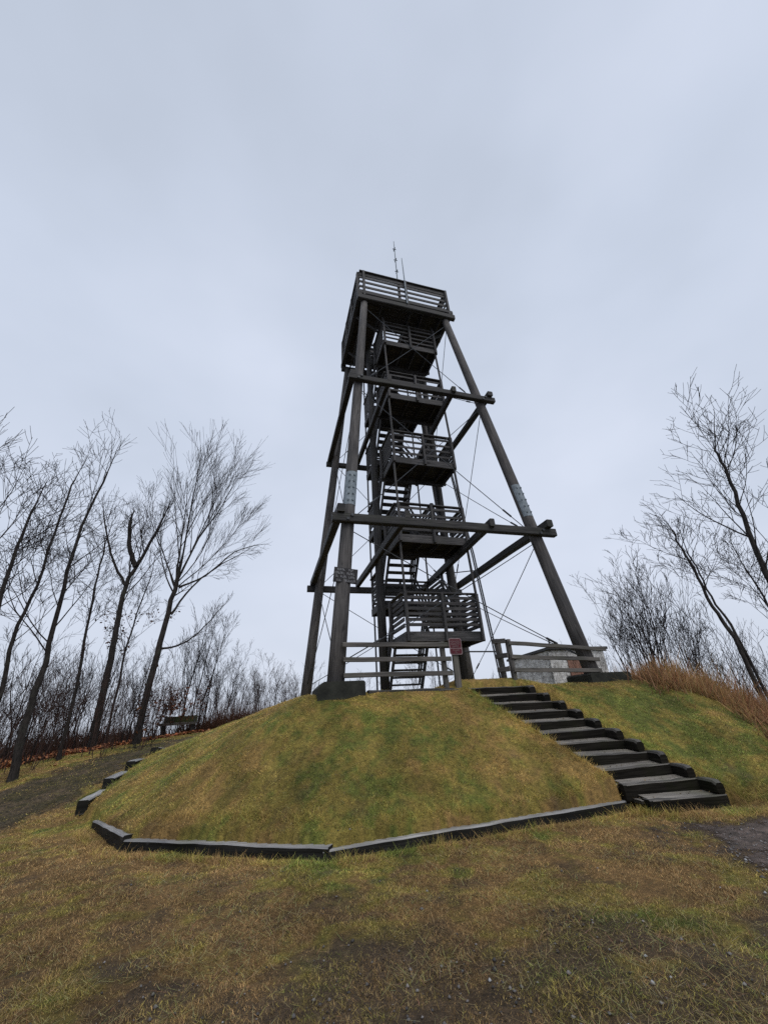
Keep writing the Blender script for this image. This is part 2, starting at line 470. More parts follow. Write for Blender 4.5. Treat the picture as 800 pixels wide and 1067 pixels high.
DBF = sstep(-.1, .4, DB)
def poly_sd_fast(x, y):
    fx = np.clip((x - gx[0]) / GS, 0, len(gx) - 1).astype(int); fy = np.clip((y - gy[0]) / GS, 0, len(gy) - 1).astype(int)
    return DBF[fy, fx]

def ground_col(x, y):
    c = turf_col(x, y) * .36
    d = dirt(x, y)[..., None]
    c = c * (1 - d) + np.array([.078, .058, .040]) * (.55 + .9 * fbm(x * 4, y * 4, 57, 3))[..., None] * d
    l = litter(x, y)[..., None]
    c = c * (1 - l) + np.array([.10, .046, .022]) * l
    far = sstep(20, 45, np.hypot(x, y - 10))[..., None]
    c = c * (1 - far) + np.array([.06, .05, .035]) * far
    haze_tint = sstep(60, 220, np.hypot(x, y - 10))[..., None]  # aerial haze painted into the far ground colour by distance
    return c * (1 - haze_tint) + np.array([.50, .56, .66]) * haze_tint

# one ground sheet: fine in the middle, stretching to the horizon
ext = np.array([.6, 1.4, 2.6, 4.2, 6.5, 9.5, 14, 20, 30, 45, 70, 110, 180, 320, 600, 1200, 2400])
sx = np.concatenate([gx[0] - ext[::-1], gx, gx[-1] + ext]); sy = np.concatenate([gy[0] - ext[::-1], gy, gy[-1] + ext])
SX, SY = np.meshgrid(sx, sy)
SZ = ground_z(SX, SY)
ny, nx = SX.shape
idx = np.arange(nx * ny).reshape(ny, nx)
quads = np.stack([idx[:-1, :-1], idx[:-1, 1:], idx[1:, 1:], idx[1:, :-1]], -1).reshape(-1)
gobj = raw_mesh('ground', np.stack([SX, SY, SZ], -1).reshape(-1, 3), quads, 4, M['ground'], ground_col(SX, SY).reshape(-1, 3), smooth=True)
tag(gobj, kind='structure')

def sheet(name, mask, x0, x1, y0, y1, lift, mat, step=.08):
    ax = np.arange(x0, x1, step); ay = np.arange(y0, y1, step)
    A, B = np.meshgrid(ax, ay)
    m = mask(A, B) > -.05
    cell = m[:-1, :-1] & m[1:, :-1] & m[:-1, 1:] & m[1:, 1:]
    ii = np.arange(A.size).reshape(A.shape)
    q = np.stack([ii[:-1, :-1], ii[:-1, 1:], ii[1:, 1:], ii[1:, :-1]], -1)[cell]
    used, inv = np.unique(q.reshape(-1), return_inverse=True)
    Z = ground_z(A, B) + lift
    V = np.stack([A, B, Z], -1).reshape(-1, 3)[used]
    fade = mask(A, B).reshape(-1)[used]
    o = raw_mesh(name, V, inv, 4, mat, np.repeat(fade[:, None], 3, 1), smooth=True)
    return tag(o, kind='structure')
sheet('path', path_mask, -16.5, 0, 5, 24.5, .005, M['path'], .05)
sheet('gravel_path', gravel_mask, 3, 8, 4, 7.4, .005, M['gravel'], .03)

# ---------------------------------------------------------------- grass blades
def blades(name, x, y, h, w, lean, col, mat, zoff=-.004):
    n = len(x); z = ground_z(x, y) + zoff
    th = R.uniform(0, 2 * np.pi, n); ph = R.uniform(0, 2 * np.pi, n)
    bx, by = np.cos(th) * w / 2, np.sin(th) * w / 2
    V = np.empty((n, 3, 3), np.float32)
    V[:, 0] = np.stack([x - bx, y - by, z], -1); V[:, 1] = np.stack([x + bx, y + by, z], -1)
    V[:, 2] = np.stack([x + np.cos(ph) * h * lean, y + np.sin(ph) * h * lean, z + h * R.uniform(.5, 1, n)], -1)
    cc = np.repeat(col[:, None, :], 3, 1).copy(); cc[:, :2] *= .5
    return raw_mesh(name, V.reshape(-1, 3), np.arange(3 * n), 3, mat, cc.reshape(-1, 3))

def scatter(n, d0, d1, ang):
    a = R.uniform(-ang, ang, n); p = .45
    d = (d0 ** p + R.random(n) * (d1 ** p - d0 ** p)) ** (1 / p)
    return d * np.sin(a), d * np.cos(a), d
gxs, gys, gd = scatter(1250000, 2.6, 21, rad(56))
K_, W_ = stair_uv(gxs, gys)
on_stair = (W_ > .03) & (W_ < STL + .06) & (K_ > -.15) & (K_ < STN)
lx = _ct * (gxs - TX) + _st * (gys - TY); ly = -_st * (gxs - TX) + _ct * (gys - TY)
dm = dirt(gxs, gys)
thin = R.random(len(gxs)) < np.clip(.5 * dm + .95 * litter(gxs, gys), 0, .95)
bare = R.random(len(gxs)) < (.4 * sstep(.44, .33, fbm(gxs * 3.4, gys * 3.4, 71, 3)))
keep = ~on_stair & ~bare & ((path_mask(gxs, gys) < R.normal(0, .12, len(gxs))) | (R.random(len(gxs)) < .12 + .6 * sstep(.45, .62, fbm(gxs * 1.3, gys * 1.3, 25, 5)))) & ((gravel_mask(gxs, gys) < R.normal(.02, .08, len(gxs))) | (R.random(len(gxs)) < .02)) & ~thin
gxs, gys, gd = gxs[keep], gys[keep], gd[keep]
n = len(gxs)
tuft = np.clip(.5 + 1.5 * (fbm(gxs * 3.4, gys * 3.4, 71, 3) - .5), 0, 1)
col = turf_col(gxs, gys, R.normal(0, .07, n)) * (.25 + 2.1 * R.random(n) ** 1.3)[:, None]
dead = R.random(n) < .16
col[dead] = np.array([.70, .53, .25]) * R.uniform(.4, 1.25, dead.sum())[:, None]
hh = R.uniform(.008, .027, n) * (.55 + 1.05 * tuft) * (1 + .3 * sstep(5, 10, gd))
wid = .0042 * np.maximum(1, gd / 4.2) * R.uniform(.6, 1.5, n)
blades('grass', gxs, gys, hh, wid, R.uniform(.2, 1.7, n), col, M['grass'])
tag(bpy.data.objects['grass'], kind='stuff')

# long pale wisps of dead grass lying over the turf
wx, wy, wd = scatter(90000, 2.8, 16, rad(55))
K_, W_ = stair_uv(wx, wy)
k = (R.random(len(wx)) < .12 + .9 * sstep(.45, .66, fbm(wx * 1.6, wy * 1.6, 75))) & ~((W_ > -.1) & (W_ < STL + .3) & (K_ > -.6) & (K_ < STN)) & (path_mask(wx, wy) < .0) & (gravel_mask(wx, wy) < 0)
wx, wy, wd = wx[k], wy[k], wd[k]; n = len(wx)
col = np.array([.70, .52, .23]) * R.uniform(.35, 1.2, n)[:, None] * (1 + .15 * R.normal(0, 1, (n, 3)))
o = blades('dead_grass_wisps', wx, wy, R.uniform(.02, .05, n), .0038 * np.maximum(1, wd / 4.2), R.uniform(1.2, 3.2, n), np.clip(col, .02, .6), M['grass'], .01)
tag(o, kind='stuff')

# longer grass hanging over the timber edges and stair sides
ex, ey = [], []
def along(p, q, n, spread):
    t = R.random(n); px = p[0] + (q[0] - p[0]) * t; py = p[1] + (q[1] - p[1]) * t
    ex.append(px + R.normal(0, spread, n)); ey.append(py + R.normal(0, spread, n))
for off, cnt, spd in ((-.05, 3200, .07), (STL + .27, 2600, .09)):
    a = ST0 + STW * off - STSTEP * 1.0; b = a + STSTEP * (STN + .5)
    along(a, b, cnt, spd)
along((-1.0, 6.05), (3.85, 7.62), 1500, .05); along((-4.3, 7.0), (-1.0, 6.05), 1000, .05); along((-5.7, 8.45), (-4.3, 7.0), 500, .05)
along((-6.3, 9.0), (-7.1, 13), 700, .12); along((3.7, 7.4), (5.6, 7.1), 900, .1)
along((-.9, 6.5), (3.7, 8.0), 900, .04); along((-4.1, 7.5), (-1.0, 6.55), 700, .04)
ex = np.concatenate(ex); ey = np.concatenate(ey); n = len(ex)
K_, W_ = stair_uv(ex, ey); ok = ~((W_ > .02) & (W_ < STL + .1) & (K_ > -.2) & (K_ < STN))
ex, ey = ex[ok], ey[ok]; n = len(ex)
clump = fbm(ex * 4, ey * 4, 77, 3)
col = turf_col(ex, ey, R.normal(.05, .09, n)) * R.uniform(.7, 1.9, n)[:, None]
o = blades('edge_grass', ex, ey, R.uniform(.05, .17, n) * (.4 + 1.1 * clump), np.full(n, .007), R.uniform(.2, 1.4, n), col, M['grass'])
tag(o, kind='stuff')

# tall dead grass on the right shoulder of the hill
tx = R.uniform(5.6, 14, 110000); ty = R.uniform(6.5, 16, 110000)
_z = ground_z(tx, ty); _den = ty * FW[1] + _z * FW[2]
_u = 400 + F * (tx * RT[0] + ty * RT[1] + _z * RT[2]) / _den; _v = 533.5 - F * (tx * UP[0] + ty * UP[1] + _z * UP[2]) / _den
edge_ = np.interp(_u, [600, 640, 690, 720, 760, 800, 900], [691, 703, 713, 728, 745, 763, 810]) + 26 * (fbm(tx * 1.4, ty * 1.4, 82) - .5)
dens = sstep(.3, .55, fbm(tx * 1.3, ty * 1.3, 81)) * sstep(12, -16, _v - edge_) * sstep(5.6, 7.2, tx)
k = R.random(len(tx)) < dens; tx, ty = tx[k], ty[k]; n = len(tx)
tc = np.array([.60, .36, .17]) * R.uniform(.35, 1.25, n)[:, None] * (1 + .35 * (R.random((n, 3)) - .5))
rust = R.random(n) < sstep(.46, .62, fbm(tx * 1.1, ty * 1.1, 83)) * .5
tc[rust] = np.array([.34, .17, .09]) * R.uniform(.5, 1.2, rust.sum())[:, None]
o = blades('tall_dry_grass', tx, ty, R.uniform(.15, .85, n) * (.15 + 1.3 * fbm(tx * 1.8, ty * 1.8, 84)) * (1 + .5 * sstep(7, 9, tx)), R.uniform(.012, .026, n), np.abs(R.normal(.4, .4, n)), tc, M['grass'])
tag(o, kind='stuff')
# reddish brush and dead stems along the back of the lawn on the left
tx = np.concatenate([R.uniform(-11.5, -2.5, 26000), R.uniform(-19, -9, 26000)]); ty = np.concatenate([R.uniform(17.5, 25, 26000), R.uniform(13, 22, 26000)])
lim = np.where(tx > -9.5, 19.6 + .15 * (tx + 9), 13.6 + 1.534 * (tx + 12.4) + 3.2)
k = (R.random(len(tx)) < sstep(0, 1.2, ty - lim) * sstep(.35, .6, fbm(tx * .8, ty * .8, 85))) & (path_mask(tx, ty) < -.2) & (np.hypot(tx + 9.6, (ty - 18.6) * .6) > 1.7); tx, ty = tx[k], ty[k]; n = len(tx)
tc = np.array([.16, .075, .045]) * R.uniform(.35, 1.35, n)[:, None]
o = blades('dead_undergrowth', tx, ty, R.uniform(.25, 1.25, n) * (.35 + .9 * fbm(tx * 1.3, ty * 1.3, 86)) * (1 + .55 * (tx > -9)), R.uniform(.012, .026, n), np.abs(R.normal(.15, .3, n)), tc, M['grass'])
tag(o, kind='stuff')

# thin stems of the thicket, too many to count
bx_ = np.concatenate([R.uniform(-24, -9.5, 7000), R.uniform(-11, -3, 4000), R.uniform(7, 17, 4500)]); by_ = np.concatenate([R.uniform(14, 24, 7000), R.uniform(21, 26, 4000), R.uniform(13, 18, 4500)])
sd_ = -.836 * (bx_ + 12.4) + .545 * (by_ - 13.6)
k = np.where(bx_ > 0, by_ > 18.5 - .45 * (bx_ - 5), np.where(bx_ > -9.5, by_ > 21.5, sd_ > 1.2)) & (R.random(len(bx_)) < sstep(.36, .6, fbm(bx_ * .7, by_ * .7, 88))) & (path_mask(bx_, by_) < -.6)
bx_, by_ = bx_[k], by_[k]; n = len(bx_)
tc = np.array([.07, .045, .036]) * R.uniform(.4, 1.4, n)[:, None] * (1 + .15 * R.normal(0, 1, (n, 3)))
o = blades('brush_stems', bx_, by_, R.uniform(.6, 2.3, n) * (.4 + .9 * fbm(bx_ * .9, by_ * .9, 89)) * np.where(bx_ > 0, .8, 1), R.uniform(.012, .03, n), np.abs(R.normal(.12, .16, n)), tc, M['grass'])
tag(o, kind='stuff')

# fallen leaves (flat scraps with a curl)
def leaf_scraps(name, x, y, z, size, col):
    n = len(x); th = R.uniform(0, 2 * np.pi, n)
    ux = np.stack([np.cos(th), np.sin(th), R.normal(0, .35, n)], -1); vx = np.stack([-np.sin(th), np.cos(th), R.normal(0, .35, n)], -1)
    c = np.stack([x, y, z], -1); s = size[:, None]
    V = np.stack([c - ux * s, c - vx * s * .6, c + ux * s, c + vx * s * .6], 1)
    return raw_mesh(name, V.reshape(-1, 3), np.arange(4 * n), 4, M['leafy'], np.repeat(col, 4, 0))
lx_ = np.concatenate([R.uniform(-18, -8, 26000), R.uniform(-10, -2, 2600)]); ly_ = np.concatenate([R.uniform(12, 21, 26000), R.uniform(16, 24, 2600)])
k = (R.random(len(lx_)) < 1.3 * litter(lx_, ly_) + .012 + .25 * (ly_ > 20.4)) & (path_mask(lx_, ly_) < .1)
lx_, ly_ = lx_[k], ly_[k]; n = len(lx_)
lc = np.array([.42, .175, .08]) * R.uniform(.3, 1.3, n)[:, None] * (1 + .3 * (R.random((n, 3)) - .5))
o = leaf_scraps('fallen_leaves', lx_, ly_, ground_z(lx_, ly_) + R.uniform(.01, .09, n), R.uniform(.04, .085, n), lc)
tag(o, kind='stuff')
# scraps of leaf, straw and chips over the worn turf
sx_, sy_, sd_ = scatter(26000, 2.7, 10, rad(56)); k = (R.random(len(sx_)) < (.12 + .5 * dirt(sx_, sy_)) * sstep(.35, .7, fbm(sx_ * 2.3, sy_ * 2.3, 76))) ; sx_, sy_ = sx_[k], sy_[k]
K_, W_ = stair_uv(sx_, sy_); ok = ~((W_ > -.2) & (W_ < STL + .3) & (K_ > -.5)); sx_, sy_ = sx_[ok], sy_[ok]; n = len(sx_)
lc = np.array([.11, .075, .045]) * R.uniform(.2, 1.4, n)[:, None]
o = leaf_scraps('leaf_debris', sx_, sy_, ground_z(sx_, sy_) + R.uniform(.002, .015, n), R.uniform(.003, .012, n), lc)
tag(o, kind='stuff')
# pebbles
px_, py_, pd_ = scatter(5200, 2.7, 8, rad(56)); gm = gravel_mask(px_, py_) > -.05
k = (R.random(len(px_)) < .4 * dirt(px_, py_) ** 2 + .01) | gm; px_, py_ = px_[k], py_[k]
extra = 900; px_ = np.concatenate([px_, R.uniform(3.4, 7, extra)]); py_ = np.concatenate([py_, R.uniform(4.7, 6.8, extra)])
k = (gravel_mask(px_, py_) > 0) | (np.arange(len(px_)) < len(px_) - extra); px_, py_ = px_[k], py_[k]; n = len(px_)
oct_ = np.array([(1, 0, 0), (0, 1, 0), (-1, 0, 0), (0, -1, 0), (0, 0, .7), (0, 0, -.7)], float)
ofc = np.array([(0, 1, 4), (1, 2, 4), (2, 3, 4), (3, 0, 4), (1, 0, 5), (2, 1, 5), (3, 2, 5), (0, 3, 5)])
s = np.abs(R.normal(.006, .006, n)) + .003; th = R.uniform(0, 6.28, n)
V = oct_[None] * R.uniform(.6, 1.3, (n, 6, 1)) * s[:, None, None]
ca, sa = np.cos(th)[:, None], np.sin(th)[:, None]
V = np.stack([V[..., 0] * ca - V[..., 1] * sa, V[..., 0] * sa + V[..., 1] * ca, V[..., 2]], -1) + np.stack([px_, py_, ground_z(px_, py_) + .008], -1)[:, None]
fc = (ofc[None] + 6 * np.arange(n)[:, None, None]).reshape(-1)
pc = np.array([.14, .13, .125]) * R.uniform(.3, 1.6, n)[:, None]; br_ = R.random(n) < .04; pc[br_] = .34
o = raw_mesh('pebbles', V.reshape(-1, 3), fc, 3, M['pebble'], np.repeat(pc, 6, 0)); tag(o, kind='stuff')

# ---------------------------------------------------------------- edging timbers
def gz(x, y): return float(ground_z(np.array([x]), np.array([y]))[0])
def edging(p, q, ztop0, ztop1, label, w=.2, h=.24):
    mb = MB()
    mb.bar((p[0], p[1], ztop0 - h / 2), (q[0], q[1], ztop1 - h / 2), w, h, ch=.018, seg=max(3, int(math.dist(p, q) / .25)), wob=.007)
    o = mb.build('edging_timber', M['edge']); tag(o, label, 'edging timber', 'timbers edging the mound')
def inset(p, q, d=.145, e0=0, e1=0):
    p, q = np.array(p, float), np.array(q, float); t = (q - p) / np.hypot(*(q - p)); nn = np.array([-t[1], t[0]])
    if nn @ (np.array([1, 14]) - p) < 0: nn = -nn
    return p + nn * d + t * e0, q + nn * d + t * e1
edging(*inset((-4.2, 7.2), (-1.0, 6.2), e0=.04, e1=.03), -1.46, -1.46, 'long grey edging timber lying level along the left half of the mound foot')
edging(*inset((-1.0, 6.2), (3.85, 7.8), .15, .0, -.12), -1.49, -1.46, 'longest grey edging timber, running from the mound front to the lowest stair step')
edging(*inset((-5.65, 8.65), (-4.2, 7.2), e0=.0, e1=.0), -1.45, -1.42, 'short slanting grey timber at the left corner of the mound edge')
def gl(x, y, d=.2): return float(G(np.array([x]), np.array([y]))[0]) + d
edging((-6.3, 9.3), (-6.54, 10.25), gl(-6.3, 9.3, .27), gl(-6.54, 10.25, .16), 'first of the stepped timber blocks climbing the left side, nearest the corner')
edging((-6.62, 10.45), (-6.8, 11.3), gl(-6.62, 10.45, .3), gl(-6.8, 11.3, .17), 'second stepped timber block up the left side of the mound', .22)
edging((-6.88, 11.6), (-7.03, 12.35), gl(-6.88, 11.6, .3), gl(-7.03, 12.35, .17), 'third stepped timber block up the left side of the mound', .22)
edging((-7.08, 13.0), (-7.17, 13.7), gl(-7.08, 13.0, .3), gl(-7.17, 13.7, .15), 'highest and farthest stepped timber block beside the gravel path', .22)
mb = MB(); mb.bar(W(-2.85, -3.78, .36), W(-.35, -3.72, .34), .2, .22, ch=.02, seg=8, wob=.008)
tag(mb.build('edging_timber', M['beam']), 'dark timber sill along the top of the mound below the left fence', 'edging timber', 'timbers edging the mound')

# ---------------------------------------------------------------- timber staircase up the mound
stairs = thing('outdoor_staircase', 'dark timber box steps climbing the grassy mound to the tower', 'staircase', (4.5, 7.6, -1.6))
def SP(k, w, z): p = ST0 + STSTEP * k + STW * w; return (p[0], p[1], z)
nrm = np.array([-STW[1], STW[0]])
for k in range(STN):
    zt = STZ + STR * k
    mb = MB()
    tl = random.uniform(-.018, .018)
    p = SP(k + random.uniform(-.06, .06), -.02, zt - .12 - tl); q = SP(k + random.uniform(-.06, .06), STL + .02, zt - .12 + tl)
    mb.bar(p, q, .17, .24, ch=.016, seg=6, wob=.006)      # riser timber, front at the tread edge
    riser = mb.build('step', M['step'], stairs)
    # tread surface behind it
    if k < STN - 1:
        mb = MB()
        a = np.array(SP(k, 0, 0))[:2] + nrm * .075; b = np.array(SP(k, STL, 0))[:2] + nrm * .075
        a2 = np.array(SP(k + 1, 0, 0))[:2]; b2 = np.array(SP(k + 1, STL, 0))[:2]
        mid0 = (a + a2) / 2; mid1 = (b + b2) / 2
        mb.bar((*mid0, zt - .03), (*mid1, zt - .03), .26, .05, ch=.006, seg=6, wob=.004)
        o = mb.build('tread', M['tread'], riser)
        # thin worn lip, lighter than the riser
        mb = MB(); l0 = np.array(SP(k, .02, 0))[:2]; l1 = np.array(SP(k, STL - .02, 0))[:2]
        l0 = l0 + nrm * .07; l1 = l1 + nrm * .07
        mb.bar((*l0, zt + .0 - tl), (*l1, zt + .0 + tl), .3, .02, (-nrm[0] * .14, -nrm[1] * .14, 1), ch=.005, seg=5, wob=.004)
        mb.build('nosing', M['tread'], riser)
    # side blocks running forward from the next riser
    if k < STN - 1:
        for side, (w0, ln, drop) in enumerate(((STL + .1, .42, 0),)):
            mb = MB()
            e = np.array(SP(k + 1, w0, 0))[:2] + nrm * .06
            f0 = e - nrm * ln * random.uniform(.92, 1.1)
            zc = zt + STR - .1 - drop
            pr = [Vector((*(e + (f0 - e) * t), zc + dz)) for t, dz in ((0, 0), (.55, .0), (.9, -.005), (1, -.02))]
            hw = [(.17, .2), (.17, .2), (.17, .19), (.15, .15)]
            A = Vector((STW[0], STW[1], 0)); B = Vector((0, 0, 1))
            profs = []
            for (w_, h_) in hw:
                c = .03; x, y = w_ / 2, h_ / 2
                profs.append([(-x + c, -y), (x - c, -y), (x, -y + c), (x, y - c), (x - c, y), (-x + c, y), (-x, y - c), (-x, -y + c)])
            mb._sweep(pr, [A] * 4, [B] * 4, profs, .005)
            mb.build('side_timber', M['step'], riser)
mb = MB(); mb.bar(SP(STN - 1, -.75, STZ + STR * (STN - 1) - .1), SP(STN - 1, -.03, STZ + STR * (STN - 1) - .11), .2, .2, ch=.02, seg=3, wob=.006)
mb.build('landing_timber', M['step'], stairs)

n = 700; kk = R.integers(0, STN - 1, n); ff = R.uniform(.15, .95, n); ww = R.uniform(.03, STL - .03, n)
px_ = ST0[0] + STSTEP[0] * (kk + ff) + STW[0] * ww; py_ = ST0[1] + STSTEP[1] * (kk + ff) + STW[1] * ww
lc = np.array([.15, .105, .055]) * R.uniform(.3, 1.5, n)[:, None]
o = leaf_scraps('leaf_scraps', px_, py_, STZ + STR * kk + .012 + R.uniform(0, .01, n), R.uniform(.006, .022, n), lc); tag(o, kind='stuff')

# ---------------------------------------------------------------- observation tower
tower = thing('observation_tower', 'tall dark timber lookout tower with four leaning log legs on the mound', 'tower', W(0, 0, .4))
S0, S3, Z0, H3 = 3.5456, 2.0545, .6739, 16.152
def leg_s(z): return S0 + (S3 - S0) * (z - Z0) / H3
def leg_pt(sx, sy, z): s = leg_s(z); return W(sx * s, sy * s * 1.01, z)
legs = {}
for sx in (-1, 1):
    for sy in (-1, 1):
        mb = MB()
        zz = [(.5 if sy < 0 else .05)] + [Z0 + H3 * t for t in (.1, .25, .4, .55, .7, .85)] + [17.02]
        mb.tube([leg_pt(sx, sy, z) for z in zz], [.205 - .045 * (z / 17) for z in zz], 14, .02)
        legs[sx, sy] = mb.build('leg', M['log'], tower, True)
for sx, za, zb in ((-1, 5.5, 6.75), (1, 5.65, 6.95)):
    mb = MB(); n = 7
    # curved plate wrapped round the front of the log
    for i in range(n):
        a0, a1 = [rad(200 + 140 * (i + d) / n) for d in (0, 1)]
        base = len(mb.v)
        for z in (za, zb):
            cpt = Vector(leg_pt(sx, -1, z)); r = .2 - .045 * z / 17 + .012
            for a in (a0, a1):
                mb.v.append(cpt + Vector((_ct * math.cos(a) - _st * math.sin(a), _st * math.cos(a) + _ct * math.sin(a), 0)) * r)
        mb.f.append((base, base + 1, base + 3, base + 2)); mb.uv += [(0, 0), (1, 0), (1, 1), (0, 1)]
    for z in np.linspace(za + .15, zb - .15, 5):
        cpt = leg_pt(sx, -1, z)
        for a in (250, 290):
            dx, dy = math.cos(rad(a)) * (.2 - .045 * z / 17), math.sin(rad(a)) * (.2 - .045 * z / 17)
            v0 = Vector(cpt) + Vector((_ct * dx - _st * dy, _st * dx + _ct * dy, 0)) * 1.05
            mb.tube([v0, v0 + (v0 - Vector(cpt)) * .2], .03, 6)
    mb.build('splice_plate', M['steel'], legs[sx, -1])

def tbar(name, p, q, w, h, mat='beam', parent=None, seg=6, wob=.008, ch=.02, up=(0, 0, 1)):
    mb = MB(); mb.bar(W(*p), W(*q), w, h, up, ch, seg, wob)
    return mb.build(name, M[mat], parent or tower)
for z, hb, over in ((4.95, .26, .5), (11.15, .23, .42)):
    s = leg_s(z); o_ = s + .3
    tbar('tie_beam', (-s - over, -o_, z), (s + over + .08, -o_, z + .02), .2, hb)
    tbar('tie_beam', (-s - over, o_, z - .02), (s + over, o_, z), .2, hb)
    z2 = z + hb * .93; s2 = leg_s(z2); o2 = s2 + .28
    tbar('tie_beam', (-o2, -s2 - over, z2), (-o2, s2 + over, z2), .22, hb * .95)
    tbar('tie_beam', (o2, -s2 - over - .1, z2), (o2, s2 + over, z2), .22, hb * .95)
    tbar('inner_beam', (-1.42, -o_ - .1, z2), (-1.42, o_ + .1, z2), .17, .26)
    tbar('inner_beam', (1.32 if z < 8 else 1.2, -o_ - .2, z2 - .1), (1.72 if z < 8 else 1.5, o_ + .1, z2 - .1), .17, .26)

for z, hb in ((4.95, .26), (11.15, .23)):
    for sx in (-1, 1):
        s = leg_s(z)
        for dz in (-.06, .06):
            mb = MB(); mb.tube([W(sx * s + dz, -s - .39, z + dz), W(sx * s + dz, -s - .44, z + dz)], .045, 8); mb.build('bolt', M['cable'], tower)
for x in (-1.22, 1.72):
    mb = MB(); mb.tube([W(x, .5, z) for z in (.05, 4, 8, 12, 16.9)], [.16, .155, .15, .145, .14], 12, .03)
    mb.build('support_post', M['beam'], tower, True)
# short struts from the side posts to the inner ties are housed in the landings
X0, X1, YF, YB = -1.05, 1.6, -1.5, 2.45
def railing(parent, p, q, zf, top=1.22, nb=4, bh=.12, outward=(0, -1), posts=(), skirt=True, start=.2):
    """boards from p to q (tower frame xy)"""
    mb = MB()
    zs = np.linspace(zf + start, zf + top - .16, nb)
    for z in zs: mb.bar(W(p[0], p[1], z + random.uniform(-.01, .01)), W(q[0], q[1], z + random.uniform(-.01, .01)), .035, bh, seg=2, wob=.004, ch=.006)
    mb.bar(W(p[0], p[1], zf + top), W(q[0], q[1], zf + top), .15, .045, seg=2, wob=.003, ch=.006)
    o = mb.build('railing', M['board'], parent)
    for (x, y, zb, zt) in posts:
        mb = MB(); mb.bar(W(x, y, zf + zb), W(x, y, zf + zt), .1, .09, (_ct, _st, 0), .008)
        mb.build('post', M['board'], parent)
    return o

def landing(zf, y0, y1, opened):
    """one landing: deck, skirt and joists, railed on the three sides away from the flights"""
    mb = MB(); e = .02
    nb = max(3, int((y1 - y0) / .145))
    for i in range(nb):
        y = y0 + (i + .5) * (y1 - y0) / nb
        mb.bar(W(X0 + e, y, zf - .022), W(X1 - e, y, zf - .022), (y1 - y0) / nb - .012, .04, ch=.005)
    for x in np.linspace(X0 + .35, X1 - .35, 4):
        mb.bar(W(x, y0 + .06, zf - .135), W(x, y1 - .06, zf - .135), .05, .17, ch=.005)
    for y, s in ((y0, 1), (y1, -1)):
        mb.bar(W(X0 - .03, y - .001 * s, zf - .17), W(X1 + .03, y - .001 * s, zf - .17), .055, .29, ch=.008, seg=3, wob=.004)
    for x in (X0, X1):
        mb.bar(W(x, y0 + .03, zf - .172), W(x, y1 - .03, zf - .172), .055, .28, ch=.008, seg=2, wob=.004)
    d = mb.build('landing', M['board'], tower)
    ye, yo, so = (y0, y1, -1) if opened == 'back' else (y1, y0, 1)
    xm = (X0 + X1) / 2
    railing(d, (X0 + .03, ye), (X1 - .03, ye), zf, nb=6 if zf < 3 else 4, bh=.1, posts=[(x, ye + .075 * so, -.3, 1.2) for x in (X0 + .06, xm, X1 - .06)])
    for x, sx in ((X0, -1), (X1, 1)):
        railing(d, (x, y0 + .03), (x, y1 - .03), zf, nb=6, posts=[(x + .075 * sx, yo + .1 * so, -.3, 1.2)])
    return d
floors = [2.2 + 3.31 * k for k in range(5)]
mids = [f + 1.655 for f in floors[:4]]
YA, YM = -.15, 1.1          # where the flights start and end
for f in floors: landing(f, YF, YA, 'back')
for m_ in mids: landing(m_, YM, YB, 'front')

def flight(xa, xb, ya, za, yb, zb, rails=True):
    n = max(5, round(abs(zb - za) / .235)); d = 1 if yb > ya else -1
    mb = MB(); hs = .3
    for x in (xa + .03, xb - .03):
        pr = [(ya, za - hs), (yb, zb - hs), (yb, zb), (ya, za)]
        mb.quadprism(pr, x - .025, x + .025, lambda a, o, z: W(o, a, z))
    fl = mb.build('stair_flight', M['board'], tower)
    for i in range(n - 1):
        t = (i + 1) / n; y = ya + (yb - ya) * (t - .5 / n); z = za + (zb - za) * t
        mb = MB(); mb.bar(W(xa + .06, y, z - .03), W(xb - .06, y, z - .03), .25, .05, ch=.006)
        mb.build('tread', M['board'], fl)
    if rails:
        mb = MB()
        for dz in (.45, .8, 1.12):
            for x in (xa - .0, xb + .0):
                mb.bar(W(x, ya, za + dz), W(x, yb, zb + dz), .035, .11, ch=.006)
        mb.build('handrail', M['board'], fl)
    return fl
flight(X0 + .06, .22, YM, .42, YA - .0, floors[0])
for k in range(4):
    flight(.36, X1 - .06, YA, floors[k], YM, mids[k])
    flight(X0 + .06, .22, YM, mids[k], YA, floors[k + 1])
PZ = 17.45
flight(X0 + .06, .22, YA, floors[4], 1.3, PZ)
# uprights tying each landing to the next
for k in range(5):
    zt = floors[k + 1] - .3 if k < 4 else PZ - .4
    for x in (X0 + .06, X1 - .06):
        mb = MB(); mb.bar(W(x, YF - .06, floors[k] + 1.2), W(x, YF + .03, zt + .02), .085, .06, (_ct, _st, 0), .006)
        mb.build('hanger', M['board'], tower)
    if k < 4:
        for x in (X0 + .02, X1 - .02):
            mb = MB(); mb.bar(W(x, YB + .02, mids[k] + 1.2), W(x, YB, (mids[k + 1] - .3 if k < 3 else PZ - .4)), .07, .06, (_ct, _st, 0), .006)
            mb.build('hanger', M['board'], tower)
# thin stays to the ground under the back landings
for x in (X0 + .05, X1 - .05):
    mb = MB(); mb.tube([W(x, YB - .1, .2), W(x, YB - .1, mids[0] - .3)], .035, 8)
    mb.build('stay', M['cable'], tower)

